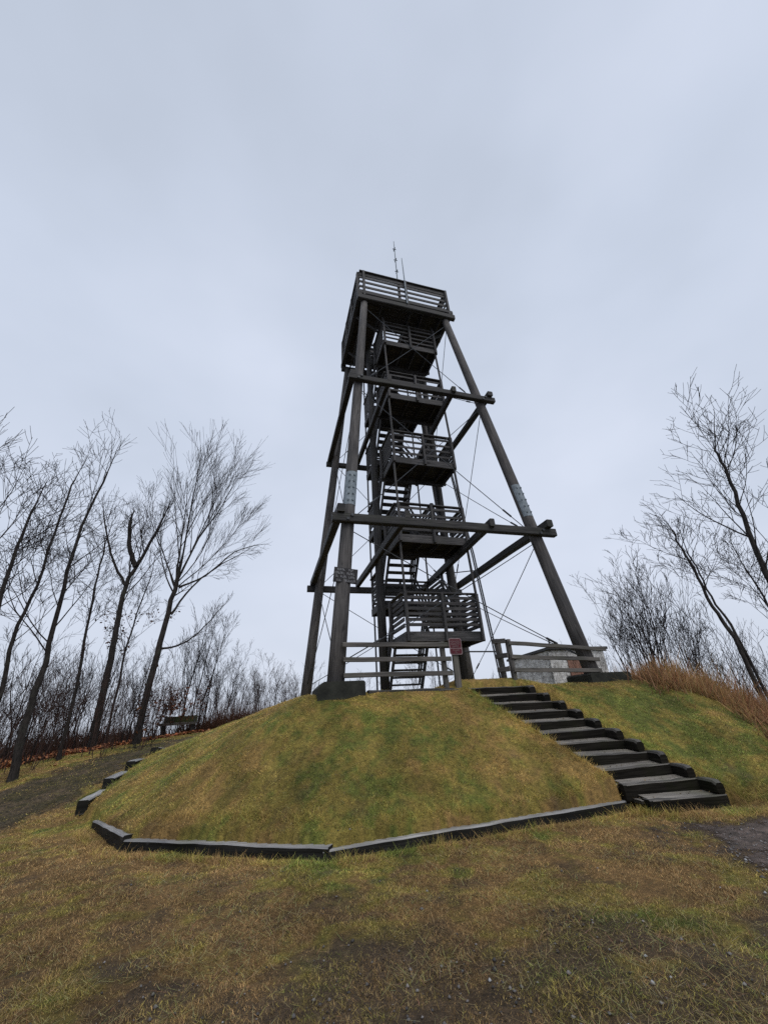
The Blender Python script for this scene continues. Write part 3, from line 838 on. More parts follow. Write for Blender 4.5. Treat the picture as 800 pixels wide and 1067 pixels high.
# top platform
PX, PF, PB = 2.27, -2.2, 2.05
mb = MB()
hx0, hx1, hy0, hy1 = X0 + .02, .26, -.5, 1.32
for (xa, xb, ya, yb) in ((-PX, PX, PF, hy0), (-PX, PX, hy1, PB), (-PX, hx0, hy0, hy1), (hx1, PX, hy0, hy1)):
    nb = max(1, round((yb - ya) / .15))
    for i in range(nb):
        y = ya + (i + .5) * (yb - ya) / nb
        mb.bar(W(xa, y, PZ - .025), W(xb, y, PZ - .025), (yb - ya) / nb - .008, .045, ch=.005)
for x in (-1.9, -1.12, .34, .95, 1.9):
    mb.bar(W(x, PF + .1, PZ - .17), W(x, PB - .1, PZ - .17), .07, .24, ch=.006)
plat = mb.build('top_platform', M['board'], tower)
for (p, q, w_, h_, z) in (((-PX - .12, PF - .03), (PX + .2, PF - .03), .2, .3, 17.08), ((-PX - .1, PB + .02), (PX + .1, PB + .02), .2, .3, 17.08), ((-PX - .02, PF - .12), (-PX - .02, PB + .12), .2, .28, 17.34), ((PX + .02, PF - .12), (PX + .02, PB + .12), .2, .28, 17.34), ((-PX - .05, PF - .05), (PX + .1, PF - .05), .14, .2, 17.38)):
    mb = MB(); mb.bar(W(*p, z), W(*q, z), w_, h_, ch=.03, seg=4, wob=.006); mb.build('edge_beam', M['beam'], plat)
def prail(p, q, posts):
    mb = MB()
    for z, h_ in ((17.6, .2), (17.97, .15), (18.33, .15), (18.68, .16), (18.92, .2)):
        mb.bar(W(*p, z), W(*q, z), .04, h_, ch=.006, seg=3, wob=.004)
    mb.bar(W(*p, 19.08), W(*q, 19.08), .2, .05, ch=.006, seg=3, wob=.004)
    mb.build('railing', M['board'], plat)
    for (x, y) in posts:
        mb = MB(); mb.bar(W(x, y, 17.2), W(x, y, 19.06), .13, .1, (_ct, _st, 0), .008); mb.build('post', M['board'], plat)
prail((-PX, PF), (PX, PF), [(-PX + .2, PF - .07), (.05, PF - .07), (-.25, PF + .08), (PX - .05, PF - .07)])
prail((-PX, PB), (PX, PB), [(-PX + .1, PB + .07), (0, PB + .07), (PX - .1, PB + .07)])
prail((-PX, PF + .03), (-PX, PB - .03), [(-PX - .07, PF + .12), (-PX - .07, -.7), (-PX - .07, .7), (-PX - .07, PB - .1)])
prail((PX, PF + .03), (PX, PB - .03), [(PX + .07, PF + .12), (PX + .07, -.7), (PX + .07, .7), (PX + .07, PB - .1)])
# sloping braces under the platform edge
for sx in (-1, 1):
    for y in (-1.2, .9):
        tbar('knee_brace', (sx * 1.2, y, 16.3), (sx * 2.2, y, 17.05), .08, .14, seg=1)

# bracing cables, crossed on every face and storey
def cable(p, q, r=.014, buckle=.12):
    mb = MB(); P, Q = Vector(p), Vector(q); n = 6
    pts = [P.lerp(Q, t / n) - Vector((0, 0, .06 * 4 * (t / n) * (1 - t / n))) for t in range(n + 1)]
    mb.tube(pts, r, 5)
    a = P.lerp(Q, buckle); b = P.lerp(Q, buckle + .045)
    mb.tube([a - Vector((0, 0, .02)), b - Vector((0, 0, .03))], .032, 6)
    mb.build('brace_cable', M['cable'], tower)
zs = [.95, 4.85, 11.05, 16.75]
faces = [((-1, -1), (1, -1), (0, -1)), ((-1, 1), (1, 1), (0, 1)), ((-1, -1), (-1, 1), (-1, 0)), ((1, -1), (1, 1), (1, 0))]
for a, b, nr in faces:
    for z0, z1 in zip(zs[:-1], zs[1:]):
        for A, B in ((a, b), (b, a)):
            p = Vector(leg_pt(*A, z0 + .1)); q = Vector(leg_pt(*B, z1 - .1))
            cable(p, q)
# leaning twin conduit on the right face
for dx in (0, .09):
    mb = MB(); mb.tube([W(3.5 + dx, 1.0, .3), W(3.14 + dx, 1.0, 5.96), W(2.62 + dx * .8, .98, 10.9)], .032, 8)
    mb.build('conduit', M['cable'], tower)
mb = MB(); mb.tube([W(1.75, 1.0, 1.92), W(3.48, 1.0, 1.9)], .03, 6); mb.build('stay', M['cable'], tower)
mb = MB(); mb.tube([W(1.75, 1.0, 5.0), W(3.2, 1.0, 5.2)], .022, 6); mb.build('stay', M['cable'], tower)

# antenna masts
mb = MB()
pts = [(.71, 0, 27.2), (.685, 0, 25.1), (.66, 0, 22.9), (.62, 0, 18.9), (.6, 0, 17.45)]
mb.tube([W(*p) for p in pts], [.02, .03, .035, .04, .04], 8)
ant = mb.build('antenna_mast', M['steel']); tag(ant, 'tall slim metal antenna mast rising from the tower top', 'antenna')
for z in (26.3, 25.1, 23.9, 22.7):
    mb = MB(); mb.tube([W(.69, -.12, z), W(.69, .12, z)], .035, 6); mb.tube([W(.57, 0, z), W(.8, 0, z)], .025, 6); mb.build('bracket', M['steel'], ant)
mb = MB(); mb.tube([W(.0, -2.36, 17.2), W(0, -2.36, 19.2), W(.0, -2.36, 20.9)], [.035, .03, .018], 8)
tag(mb.build('antenna_mast', M['steel']), 'short pale whip antenna fixed to the front railing of the top platform', 'antenna')

# concrete footings
def footing(name_label, x0, x1, y0, y1, z0, z1, cut):
    mb = MB()
    prof = [(x0, z0), (x1, z0), (x1, z1 - .03), (x1 - .04, z1), (x0 + cut, z1), (x0, z1 - cut * .9)]
    mb.quadprism(prof, y0, y1, lambda a, o, z: W(a, o, z))
    tag(mb.build('concrete_footing', M['concrete']), name_label, 'footing', 'concrete footings under the tower legs')
footing('dark mossy concrete footing under the front left tower leg', -4.0, -2.95, -4.0, -3.0, -.4, .67, .14)
footing('dark mossy concrete footing under the front right tower leg, beside the fence end', 3.15, 4.45, -3.95, -3.0, -.3, .66, .05)

# fences on the mound top
def fence(label, posts, rails, loc):
    t = thing('wooden_fence', label, 'fence', loc)
    for (x, y, zb, zt, w_) in posts:
        mb = MB(); mb.bar(W(x, y, zb), W(x, y, zt), w_, w_ * .8, (_ct, _st, 0), .012, 3, .004); mb.build('post', M['fence'], t)
    for (p, q, h_) in rails:
        mb = MB(); mb.bar(W(*p), W(*q), .05, h_, ch=.01, seg=6, wob=.006); mb.build('rail', M['fence'], t)
fence('grey three rail wooden fence between the front left leg and the maroon sign',
      [(-.88, -3.68, .2, 1.53, .13)],
      [((-3.42, -3.8, 1.46), (-.72, -3.8, 1.44), .105), ((-3.4, -3.8, 1.13), (-.72, -3.8, 1.1), .105), ((-3.4, -3.8, .8), (-.72, -3.8, .78), .105)], W(-2, -3.7, .4))
fence('grey three rail wooden fence running right from the stair top past the leaning leg',
      [(1.0, -3.72, .1, 1.56, .13), (.96, -3.3, .1, 1.62, .14)],
      [((.96, -3.82, 1.46), (4.0, -3.82, 1.26), .10), ((.96, -3.82, 1.12), (3.7, -3.82, 1.0), .10), ((.96, -3.82, .8), (3.65, -3.82, .72), .10),
       ((.88, -3.78, 1.52), (.88, -3.2, 1.6), .12), ((.88, -3.78, 1.16), (.88, -3.2, 1.2), .12), ((.88, -3.78, .84), (.88, -3.2, .86), .12)], W(2.3, -3.7, .4))

# signs
sg = thing('wooden_sign', 'dark wooden board with four rows of pale lettering on the front left leg', 'sign', W(-3.28, -3.55, 3.05))
mb = MB(); yS = -3.53
mb.bar(W(-3.6, yS, 3.26), W(-2.98, yS, 3.2), .035, .4, ch=.006); bd = mb.build('board', M['signblack'], sg)
rs = random.Random(5)
mb = MB()
for row, (zc, hgt, words_) in enumerate(((3.375, .05, ((-3.5, -3.31), (-3.2, -3.08))), (3.28, .055, ((-3.56, -3.3), (-3.25, -3.04))), (3.185, .055, ((-3.55, -3.46), (-3.42, -3.25), (-3.2, -3.02))), (3.09, .05, ((-3.52, -3.38), (-3.33, -3.03))))):
    for (a, b) in words_:
        x = a
        while x < b - .02:
            zz = zc - (x + 3.29) * .095
            k = rs.randint(0, 3); w_ = .026; t_ = .008
            yy = yS - .021
            mb.bar(W(x, yy, zz - hgt / 2), W(x, yy, zz + hgt / 2), t_, .006, (_st, -_ct, 0), .001)
            if k != 1: mb.bar(W(x, yy, zz + hgt / 2), W(x + w_, yy, zz + hgt / 2), .006, t_, ch=.001)
            if k in (0, 2): mb.bar(W(x, yy, zz), W(x + w_, yy, zz), .006, t_, ch=.001)
            if k in (1, 2): mb.bar(W(x, yy, zz - hgt / 2), W(x + w_, yy, zz - hgt / 2), .006, t_, ch=.001)
            if k == 3: mb.bar(W(x + w_, yy, zz - hgt / 2), W(x + w_, yy, zz + hgt / 2), t_, .006, (_st, -_ct, 0), .001)
            x += .042
mb.build('lettering', M['signmark'], bd)
rg = thing('warning_sign', 'small maroon sign with pale border and two panels by the fence end', 'sign', W(-.59, -3.78, 1.2))
yR = -3.86
def rrect(mb, x0, x1, z0, z1, r, y, th_):
    pr = []
    for (cx_, cz_, a0) in ((x1 - r, z1 - r, 0), (x0 + r, z1 - r, 90), (x0 + r, z0 + r, 180), (x1 - r, z0 + r, 270)):
        for i in range(5): a = rad(a0 + i * 22.5); pr.append((cx_ + r * math.cos(a), cz_ + r * math.sin(a)))
    mb.quadprism(pr, y, y + th_, lambda a, o, z: W(a, o, z))
mb = MB(); rrect(mb, -.76, -.42, 1.19, 1.58, .045, yR, .012); bd = mb.build('border', M['redmark'], rg)
mb = MB(); rrect(mb, -.74, -.44, 1.35, 1.56, .03, yR - .005, .006); rrect(mb, -.74, -.44, 1.21, 1.33, .03, yR - .005, .006); pn = mb.build('panel', M['signred'], bd)
mb = MB()
for zc, hgt, words_ in ((1.5, .05, ((-.715, -.65), (-.61, -.48))), (1.435, .04, ((-.71, -.47),)), (1.385, .03, ((-.68, -.5),)), (1.29, .03, ((-.67, -.5),)), (1.25, .022, ((-.62, -.56),))):
    for a, b in words_:
        x = a
        while x < b:
            k = rs.randint(0, 2)
            mb.bar(W(x, yR - .008, zc - hgt / 2), W(x, yR - .008, zc + hgt / 2), .007, .005, (_st, -_ct, 0), .001)
            mb.bar(W(x, yR - .008, zc + (k - 1) * hgt / 2), W(x + .018, yR - .008, zc + (k - 1) * hgt / 2), .005, .007, ch=.001)
            x += .03
mb.build('lettering', M['redmark'], bd)
mb = MB(); mb.bar(W(-.61, -3.78, .1), W(-.6, -3.78, 1.5), .09, .15, (_ct, _st, 0), .012, 3, .003); mb.build('post', M['fence'], rg)

# ---------------------------------------------------------------- block building behind
bx = thing('block_building', 'low white painted block hut with flat dark roof and graffiti behind the tower', 'building', (8, 21.2, -.4))
A0 = np.array([8.0, 21.2]); ax_ = np.array([.985, .17]); ay_ = np.array([-.17, .985])
def BW(a, b, z): p = A0 + ax_ * a + ay_ * b; return (p[0], p[1], z)
def bwall(name, a0, b0, a1, b1, z0, z1, mat):
    mb = MB(); L = math.hypot(a1 - a0, b1 - b0)
    for (a, b, z) in ((a0, b0, z0), (a1, b1, z0), (a1, b1, z1), (a0, b0, z1)): mb.v.append(Vector(BW(a, b, z)))
    # give the wall thickness inwards
    nx_, ny_ = -(b1 - b0) / L * .2, (a1 - a0) / L * .2
    for (a, b, z) in ((a0, b0, z0), (a1, b1, z0), (a1, b1, z1), (a0, b0, z1)): mb.v.append(Vector(BW(a + nx_, b + ny_, z)))
    mb.f += [(0, 1, 2, 3), (7, 6, 5, 4), (3, 2, 6, 7), (0, 3, 7, 4), (1, 5, 6, 2)]
    q = [(0, z0), (L, z0), (L, z1), (0, z1)]
    mb.uv += q + q[::-1] + [(0, 0), (L, 0), (L, .2), (0, .2)] + [(0, z0), (0, z1), (.2, z1), (.2, z0)] + [(0, z0), (.2, z0), (.2, z1), (0, z1)]
    return mb.build(name, mat, bx)
BA = 3.1
bwall('wall', 0, 0, BA, 0, -.8, 2.42, M['whitewall']); bwall('wall', 0, 4.6, 0, .002, -.8, 2.42, M['whitewall']); bwall('wall', BA, .002, BA, 4.6, -.8, 2.42, M['whitewall']); bwall('wall', BA, 4.602, 0, 4.602, -.8, 2.42, M['whitewall'])
mb = MB(); mb.bar(BW(-.12, 2.3, 2.5), BW(3.3, 2.3, 2.44), 4.95, .13, ch=.02); mb.build('roof', M['roof'], bx)
mb = MB(); mb.bar(BW(1.35, -.03, -.2), BW(1.35, -.03, 1.95), .85, .05, tuple(np.append(ay_, 0)), .01); mb.build('door', M['rust'], bx)
mb = MB(); mb.tube([BW(.9, 1.2, 2.4), BW(.9, 1.2, 3.1)], .05, 8); mb.build('vent_pipe', M['cable'], bx)

# ---------------------------------------------------------------- bench
bz = gz(-10.1, 20.2); bn = thing('park_bench', 'weathered wooden bench with mossy backrest beside the gravel path', 'bench', (-10.1, 20.2, bz))
ba = rad(14)
def BN(a, b, z): return (-10.1 + math.cos(ba) * a - math.sin(ba) * b, 20.2 + math.sin(ba) * a + math.cos(ba) * b, bz + z)
mb = MB()
for b in (-.2, -.04, .12): mb.bar(BN(-.78, b, .46), BN(.78, b, .46), .145, .07, ch=.008)
mb.bar(BN(-.78, -.3, .455), BN(.78, -.3, .455), .05, .11, ch=.008)
mb.build('seat', M['fence'], bn)
mb = MB()
for z, b in ((.57, .27), (.7, .3)): mb.bar(BN(-.72, b, z), BN(.72, b, z), .045, .14, ch=.008)
mossy = wood_mat('mossy_board', (.03, .033, .018), (.075, .08, .04), (.05, .06, .015), .8, .8)
mb.build('backrest', mossy, bn)
for a in (-.62, .62):
    mb = MB(); mb.bar(BN(a, 0, -.15), BN(a, 0, .47), .12, .42, (-math.sin(ba), math.cos(ba), 0), .02); mb.bar(BN(a, .2, .3), BN(a, .33, .78), .08, .07, (1, 0, 0), .01); mb.build('leg', M['beam'], bn)

# ---------------------------------------------------------------- trees
class Tree:
    """gathers tapering branch tubes; thick ones go to the trunk mesh, thin ones to the crown mesh"""
    def __init__(s, seed):
        s.r = random.Random(seed); s.parts = {'trunk': ([], []), 'crown': ([], [])}
        s.leaf = []
    def tube(s, which, pts, rads, sides):
        V, Fq = s.parts[which]; base = len(V); prev = None
        for i, p in enumerate(pts):
            d = (pts[min(i + 1, len(pts) - 1)] - pts[max(i - 1, 0)])
            d = d.normalized() if d.length > 1e-6 else Vector((0, 0, 1))
            ref = prev if prev is not None else (Vector((1, 0, 0)) if abs(d.x) < .8 else Vector((0, 1, 0)))
            a = ref - d * ref.dot(d)
            a = a.normalized() if a.length > 1e-6 else d.orthogonal().normalized()
            b = d.cross(a); prev = a
            for k in range(sides):
                t = 2 * math.pi * k / sides; V.append(p + (a * math.cos(t) + b * math.sin(t)) * rads[i])
        for i in range(len(pts) - 1):
            for k in range(sides):
                k2 = (k + 1) % sides
                Fq.extend((base + i * sides + k, base + i * sides + k2, base + (i + 1) * sides + k2, base + (i + 1) * sides + k))
    def branch(s, p, d, L, r0, lvl, maxl, up=.12, wig=.16, spread=(25, 50), kids=6, rmin=.0065):
        r = s.r
        n = max(3, min(8, int(L / .35) + 2)); pts = [p.copy()]; dirs = [d.copy()]
        for i in range(n):
            d = (d + Vector((r.gauss(0, wig), r.gauss(0, wig), r.gauss(0, wig) + up)) * (.55 if lvl == 0 else .8)).normalized()
            p = p + d * (L / n); pts.append(p.copy()); dirs.append(d.copy())
        rr = [max(rmin * .75, r0 * (1 - .8 * (i / n))) for i in range(n + 1)]
        s.tube('trunk' if r0 > .035 else 'crown', pts, rr, 7 if r0 > .06 else (4 if r0 > .02 else 3))
        if lvl >= maxl: return
        nk = max(2, int(kids * (.7 + .6 * r.random()) * (1 if lvl < 2 else .6)))
        for i in range(nk):
            t = .22 + .78 * ((i + r.random()) / nk)
            f = t * n; j = min(int(f), n - 1); q = pts[j].lerp(pts[j + 1], f - j)
            dd = s.deviate(dirs[j + 1], r.uniform(*spread))
            cl = L * (r.uniform(.38, .68) if lvl < 2 else r.uniform(.5, .9)) * (1.1 - .55 * t)
            s.branch(q, dd, max(cl, .22), max(rmin, rr[j] * r.uniform(.45, .65)), lvl + 1, maxl, up, wig * .95, spread, kids, rmin)
    def deviate(s, d, ang, az=None):
        r = s.r; o = d.orthogonal().normalized(); b = d.cross(o); a = r.uniform(0, 2 * math.pi) if az is None else az
        side = o * math.cos(a) + b * math.sin(a); t = rad(ang)
        return (d * math.cos(t) + side * math.sin(t)).normalized()
    def guided(s, pts, r0, r1, t0, nlimb, limbL, maxl, spread=(28, 55), up=.12, kids=6, rmin=.0065, wig=.16):
        """trunk along given points, then limbs"""
        P = [Vector(p) for p in pts]; fine = []
        for i in range(len(P) - 1):
            a = P[max(i - 1, 0)]; b = P[i]; c = P[i + 1]; e = P[min(i + 2, len(P) - 1)]
            for k in range(4):
                t = k / 4
                fine.append(.5 * ((2 * b) + (c - a) * t + (2 * a - 5 * b + 4 * c - e) * t * t + (3 * b - a - 3 * c + e) * t ** 3) + Vector((s.r.gauss(0, .012), s.r.gauss(0, .02), 0)))
        fine.append(P[-1]); n = len(fine) - 1
        rr = [r0 + (r1 - r0) * (i / n) ** .85 for i in range(n + 1)]; rr[0] *= 1.25
        s.tube('trunk', fine, rr, 9)
        for i in range(nlimb):
            t = t0 + (1 - t0) * ((i + s.r.random()) / nlimb); f = t * n; j = min(int(f), n - 1)
            q = fine[j].lerp(fine[j + 1], f - j); dd = (fine[j + 1] - fine[j]).normalized()
            s.branch(q, s.deviate(dd, s.r.uniform(*spread)), limbL * s.r.uniform(.6, 1.15) * (1.15 - .5 * t), rr[j] * s.r.uniform(.25, .45), 1, maxl if t < .72 else maxl - 1, up, wig, spread, kids, rmin)
        s.branch(fine[-1], (fine[-1] - fine[-2]).normalized(), limbL * .5, r1, 1, maxl - 1, up, wig * .7, (18, 36), kids, rmin)
    def leaves(s, n, size, z0, z1, colr):
        V = s.parts['crown'][0] + s.parts['trunk'][0]; out = []
        cand = [v for v in V if z0 < v.z < z1]
        for i in range(min(n, len(cand))):
            out.append(s.r.choice(cand))
        s.leaf = (out, size, colr)
    def build(s, name, label, cat, base, group=None, twig='twig'):
        root = thing(name, label, cat, base, group)
        for w, m in (('trunk', 'bark'), ('crown', twig)):
            V, Fq = s.parts[w]
            if V:
                A = np.array([tuple(v) for v in V]) - np.array(base)
                raw_mesh(w, A, Fq, 4, M[m] if not (w == 'trunk' and twig == 'redtwig') else M['redtwig'], parent=root, smooth=True)
        if s.leaf and s.leaf[0]:
            pts, size, colr = s.leaf; n = len(pts)
            P_ = np.array([tuple(p) for p in pts]) - np.array(base) + R.normal(0, .05, (n, 3))
            u = R.normal(0, 1, (n, 3)); u /= np.linalg.norm(u, axis=1)[:, None]; v = np.cross(u, R.normal(0, 1, (n, 3))); v /= np.linalg.norm(v, axis=1)[:, None]
            s_ = size * R.uniform(.6, 1.3, n)[:, None]
            VV = np.stack([P_ - u * s_, P_ - v * s_ * .55, P_ + u * s_, P_ + v * s_ * .55], 1).reshape(-1, 3)
            cc = np.array(colr) * R.uniform(.4, 1.3, n)[:, None]
            raw_mesh('leaves', VV, np.arange(4 * n), 4, M['leafy'], np.repeat(cc, 4, 0), parent=root)
        return root

def guide(px, d):
    """trunk line: pixel directions followed in an upright plane at distance d; the foot is set on the ground"""
    r = ray(*px[0]); hd = math.hypot(r[0], r[1]); b = r * d / hd
    nrm_ = np.array([r[0], r[1], 0]) / hd
    out = []
    for (u, v) in px:
        q = ray(u, v); out.append(q * (d / (q @ nrm_)))
    foot = out[0].copy(); foot[2] = gz(foot[0], foot[1]) - .1
    out[0] = foot
    return [tuple(o) for o in out]

TREES = [
 # pixels, distance, r0, r1, first limb, limbs, limb length, depth, label
 ([(143, 768), (160, 695), (172, 650), (184, 607)], 19, .30, .2, .72, 3, 3.2, 3, 'single large bare tree with wide fan crown standing next to the bench', 'big'),
 ([(98, 768), (112, 700), (121, 655), (131, 610), (145, 586), (166, 548)], 20.5, .33, .13, .5, 12, 3.6, 3, 'thick crooked bare tree with a snapped upright limb, left of the fan tree', 'crook'),
 ([(14, 806), (32, 735), (47, 690), (66, 612), (85, 550), (112, 492)], 15.5, .24, .06, .4, 15, 2.9, 3, 'tall leaning bare tree with long straight trunk near the left edge', ''),
 ([(66, 775), (80, 715), (90, 655), (102, 600), (112, 560)], 18, .15, .05, .42, 11, 2.0, 3, 'slim straight bare tree between the tall leaning tree and the crooked tree', ''),
 ([(-22, 800), (0, 720), (14, 665), (38, 610), (62, 540), (78, 500)], 15, .15, .05, .35, 13, 2.3, 3, 'bare tree with forked thin trunk at the left edge', ''),
 ([(-45, 800), (-18, 700), (2, 618), (18, 570), (36, 528)], 14, .17, .06, .4, 13, 2.4, 3, 'bare tree half cut off by the left edge of the view', ''),
 ([(-95, 810), (-60, 680), (-35, 580), (-15, 500)], 12.5, .2, .07, .5, 12, 2.6, 3, 'bare tree whose upper twigs alone reach in at the far left', ''),
 ([(112, 766), (128, 690), (143, 640), (158, 598)], 22, .12, .05, .3, 11, 2.4, 3, 'thin bare tree with stray brown leaves growing close behind the crooked tree', 'leafy'),
 ([(868, 720), (828, 655), (792, 585), (769, 525), (754, 487), (745, 466)], 13.5, .21, .05, .36, 17, 3.0, 3, 'tallest bare tree at the right edge leaning inward', 'sparse'),
 ([(783, 700), (765, 665), (742, 632), (722, 592), (708, 568), (700, 552)], 15.5, .15, .045, .45, 11, 2.2, 3, 'slender bare tree rising from the dry grass on the right', 'sparse'),
 ([(790, 702), (768, 663), (746, 630), (728, 598), (716, 575)], 15.7, .1, .04, .5, 8, 1.9, 3, 'second thin stem close beside the slender right hand tree', ''),
 ([(842, 700), (818, 660), (795, 622), (775, 590)], 17, .13, .04, .3, 11, 2.1, 3, 'bare bushy tree behind the tallest right hand tree', ''),
]
for i, (px, d, r0, r1, t0, nl, LL, depth, label, extra) in enumerate(TREES):
    T = Tree(100 + i); g = guide(px, d); r0 *= .45; r1 *= .45; depth = 4; LL *= 1.05
    if extra == 'big':
        T.guided(g, r0, r1, .8, 2, 2.2, 3, (35, 60))
        topp = Vector(g[-1])
        # a fan of long rising limbs
        nr_ = np.array([g[0][0], g[0][1]]); nr_ = nr_ / np.linalg.norm(nr_)
        sidev = Vector((nr_[1], -nr_[0], 0))
        for j, (lean, L, fr, back) in enumerate(((-.42, 3.9, .8, .1), (-.18, 4.6, 1, .25), (-.02, 5.0, 1, -.2), (.14, 5.0, 1, .1), (.3, 4.7, 1, -.25), (.48, 4.3, .95, .2), (.7, 3.7, .7, .0), (-.7, 2.6, .55, .1))):
            st = Vector(g[-2]).lerp(topp, .4 + .6 * fr) if fr < 1 else topp
            dd = (Vector((0, 0, 1)) + sidev * lean + Vector((nr_[0], nr_[1], 0)) * back).normalized()
            T.branch(st, dd, L * 1.25, r1 * (.6 if fr == 1 else .42), 1, 4, .06, .07, (14, 32), 9, .0065)
        for pxs in ([(166, 676), (185, 673), (206, 660), (232, 632)], [(178, 640), (200, 612), (225, 592), (255, 575)], [(186, 612), (214, 600), (245, 575), (268, 568)]):
            T.guided([tuple(Vector(p)) for p in guide(pxs, 19)][0:0] or [tuple(q) for q in [np.array(x) for x in [ (lambda u, v: (ray(u, v) * (19 / (ray(u, v) @ np.array([nr_[0], nr_[1], 0])))))(u, v) for (u, v) in pxs]]], .05, .016, .3, 7, 1.4, 3, (20, 45), .05)
        T.leaves(90, .07, -.5, 2.4, (.2, .09, .04))
    else:
        T.guided(g, r0, r1, t0, nl, LL * (.85 if extra == 'sparse' else 1), depth, kids=5 if extra == 'sparse' else 6, wig=.085)
        if extra == 'crook':
            nr_ = np.array([g[0][0], g[0][1]]); nr_ = nr_ / np.linalg.norm(nr_)
            pts = [ray(u, v) * (20.5 / (ray(u, v) @ np.array([nr_[0], nr_[1], 0]))) for u, v in ((141, 590), (136, 575), (134, 560), (136, 543))]
            T.guided([tuple(p) for p in pts], .12, .07, .6, 4, 1.2, 3)
            pts = [ray(u, v) * (20.5 / (ray(u, v) @ np.array([nr_[0], nr_[1], 0]))) for u, v in ((131, 610), (120, 590), (112, 560), (108, 535))]
            T.guided([tuple(p) for p in pts], .07, .025, .3, 8, 1.8, 3)
        if extra == 'leafy': T.leaves(260, .06, .5, 5, (.1, .05, .035))
    T.build('bare_tree', label, 'tree', g[0])

# saplings: a few prototypes, then copies
def sapling(seed, stems, hgt, spread, r0, depth, kids, leafn=0):
    T = Tree(seed)
    for i in range(stems):
        a = T.r.uniform(0, 6.28); dd = Vector((math.cos(a) * spread * T.r.random(), math.sin(a) * spread * T.r.random(), 1)).normalized()
        T.branch(Vector((math.cos(a) * .15, math.sin(a) * .15, -.1)), dd, hgt * T.r.uniform(.7, 1.1), r0 * T.r.uniform(.7, 1.1), 0, depth, .1, .13, (18, 42), kids, .006)
    if leafn: T.leaves(leafn, .06, .2, hgt, (.17, .065, .035))
    return T
protos = [sapling(1, 3, 3.6, .3, .03, 3, 5), sapling(2, 3, 3.0, .4, .024, 3, 5), sapling(3, 2, 4.2, .22, .036, 3, 6), sapling(4, 4, 2.4, .5, .018, 3, 4), sapling(5, 3, 2.6, .35, .02, 3, 4), sapling(6, 5, 1.9, .5, .02, 3, 5, 260)]
proot = []
def place(k, x, y, sc, rz, label, group, twig='twig', name='bare_sapling'):
    key = (k, twig)
    src = next((p for p in proot if p[0] == key), None)
    z = gz(x, y)
    if src is None:
        o = protos[k].build(name, label, 'sapling', (0, 0, 0), None, twig); proot.append((key, o))
    else:
        o0 = src[1]; o = o0.copy(); C.objects.link(o); o.name = name
        for ch in list(o0.children):
            c = ch.copy(); C.objects.link(c); c.parent = o
    o.location = (x, y, z); o.scale = (sc, sc, sc * random.uniform(.9, 1.15)); o.rotation_euler = (0, 0, rz)
    tag(o, label, 'sapling', group)
rr_ = random.Random(21)
def ring(n, u0, u1, d0, d1, s0, s1, kinds, label, group, twig='twig'):
    for i in range(n):
        u = u0 + (u1 - u0) * (i + rr_.random()) / n; d = rr_.uniform(d0, d1)
        p = at_dist(u, 745, d)
        place(rr_.choice(kinds), p[0], p[1], rr_.uniform(s0, s1), rr_.uniform(0, 6.28), label, group, twig)
ring(38, -40, 165, 17.5, 26, .5, 1.15, (0, 1, 2, 3, 4), 'thin bare sapling in the thicket among the leaning trees at the left', 'saplings in the left thicket')
ring(22, -10, 168, 16.5, 21, .55, 1.0, (4, 3, 1), 'low reddish bare shrub on the leaf strewn bank at the left', 'reddish shrubs on the left bank', 'redtwig')
ring(3, 158, 192, 20.5, 22.5, .9, 1.15, (5,), 'shrub still holding rusty brown leaves behind the bench', 'brown leaved shrubs behind the bench', 'redtwig')
ring(9, 188, 245, 24, 30, .85, 1.4, (0, 1, 2, 0, 2), 'bare sapling on the skyline between the bench and the tower', 'saplings left of the tower')
ring(20, 188, 325, 22, 26, .55, .95, (4, 3, 1), 'low reddish bare shrub along the skyline between bench and tower', 'reddish shrubs left of the tower', 'redtwig')
ring(10, 330, 520, 26, 32, .7, 1.1, (1, 3, 4, 0), 'bare sapling seen through the tower base', 'saplings behind the tower')
ring(6, 600, 650, 22, 27, .65, .95, (1, 3, 4), 'bare shrub on the skyline beside the right hand footing', 'shrubs right of the footing')
ring(22, 655, 850, 16.5, 21, .75, 1.1, (1, 3, 4, 0), 'bare multi stemmed shrub behind the tall dry grass on the right', 'shrubs behind the dry grass')
ring(8, 670, 740, 15.5, 18, .85, 1.15, (1, 0, 4), 'dense dark bare shrub fanning left above the dry grass', 'fanning shrubs above the dry grass')

ring(12, 240, 330, 26, 34, .55, 1.0, (0, 1, 4, 2), 'low bare sapling on the skyline just left of the tower leg', 'low saplings by the tower leg')

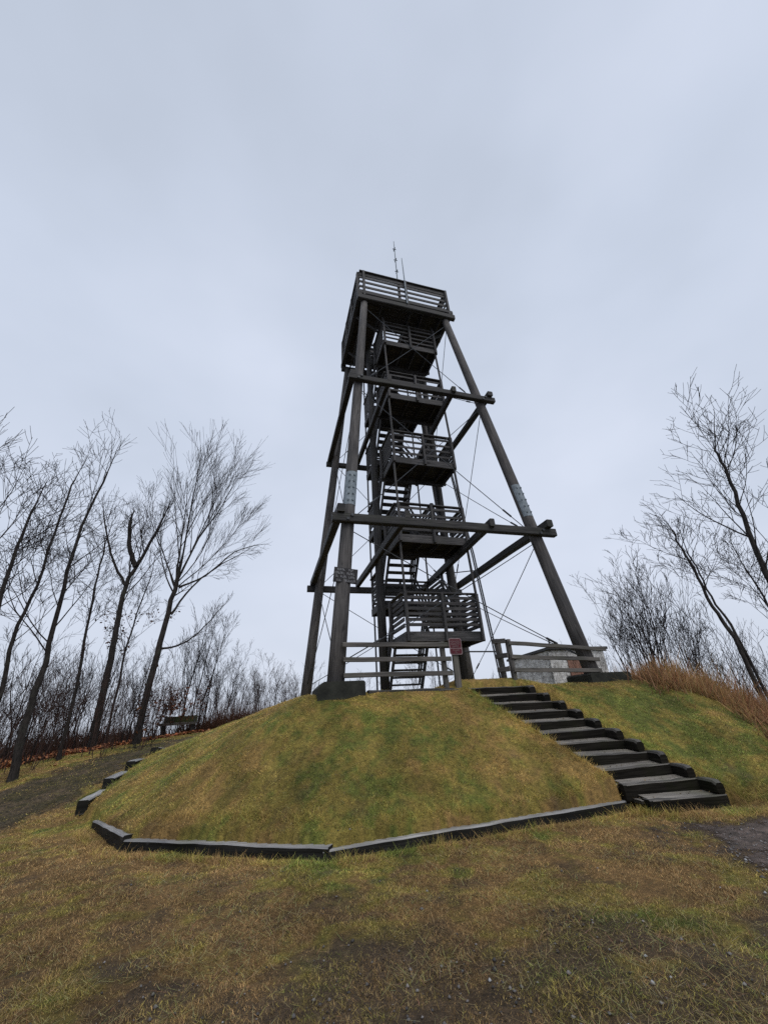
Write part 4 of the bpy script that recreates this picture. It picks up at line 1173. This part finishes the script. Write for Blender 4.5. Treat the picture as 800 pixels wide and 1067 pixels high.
# ---------------------------------------------------------------- light
w = bpy.data.worlds.new('World'); bpy.context.scene.world = w; w.use_nodes = True
nt = w.node_tree; nt.nodes.clear()
out = nt.nodes.new('ShaderNodeOutputWorld')
sky = nt.nodes.new('ShaderNodeTexSky'); sky.sky_type = 'NISHITA'; sky.sun_disc = False
SUN_EL, SUN_AZ = 52, 150
sky.sun_elevation = rad(SUN_EL); sky.sun_rotation = rad(SUN_AZ); sky.air_density = 1.0; sky.dust_density = 3
bg1 = nt.nodes.new('ShaderNodeBackground'); bg1.inputs[1].default_value = .05; nt.links.new(sky.outputs[0], bg1.inputs[0])
tc = nt.nodes.new('ShaderNodeTexCoord').outputs['Generated']
n1 = noise(nt, mapping(nt, tc, (1.2, 1.2, 2.2)), 1.3, 4, .45, 0)
col = ramp(nt, n1, [(.3, (.58, .65, .775)), (.5, (.66, .735, .88)), (.7, (.745, .815, .965))])
sep = nt.nodes.new('ShaderNodeSeparateXYZ'); nt.links.new(tc, sep.inputs[0])
grad = ramp(nt, sep.outputs[2], [(0, (1.10, 1.07, 1.03)), (.3, (1.05, 1.04, 1.03)), (.75, (1.0, 1.0, 1.0)), (1, (.93, .93, .93))])
col = mixc(nt, 1.0, col, grad, 'MULTIPLY')
bg2 = nt.nodes.new('ShaderNodeBackground'); bg2.inputs[1].default_value = .95; nt.links.new(col, bg2.inputs[0])
mx = nt.nodes.new('ShaderNodeMixShader'); mx.inputs[0].default_value = .94
nt.links.new(bg1.outputs[0], mx.inputs[1]); nt.links.new(bg2.outputs[0], mx.inputs[2]); nt.links.new(mx.outputs[0], out.inputs[0])
ld = bpy.data.lights.new('sun', 'SUN'); ld.energy = 1.5; ld.angle = rad(50); ld.color = (1, .97, .93)
lo = bpy.data.objects.new('sun', ld); C.objects.link(lo)
sd = Vector((math.sin(rad(SUN_AZ)) * math.cos(rad(SUN_EL)), math.cos(rad(SUN_AZ)) * math.cos(rad(SUN_EL)), math.sin(rad(SUN_EL))))
lo.rotation_euler = sd.to_track_quat('Z', 'Y').to_euler(); lo.location = (0, 0, 30)

# ---------------------------------------------------------------- camera
from mathutils import Matrix
cd = bpy.data.cameras.new('camera'); cam = bpy.data.objects.new('camera', cd); C.objects.link(cam)
cd.sensor_fit = 'HORIZONTAL'; cd.sensor_width = 36; cd.lens = 36 * F / 800; cd.clip_start = .05; cd.clip_end = 6000
cam.matrix_world = Matrix(((RT[0], UP[0], -FW[0], 0), (RT[1], UP[1], -FW[1], 0), (RT[2], UP[2], -FW[2], 0), (0, 0, 0, 1)))
sc = bpy.context.scene; sc.camera = cam
sc.cycles.use_denoising = False
sc.view_settings.view_transform = 'Standard'; sc.view_settings.look = 'None'; sc.view_settings.exposure = 0; sc.view_settings.gamma = 1
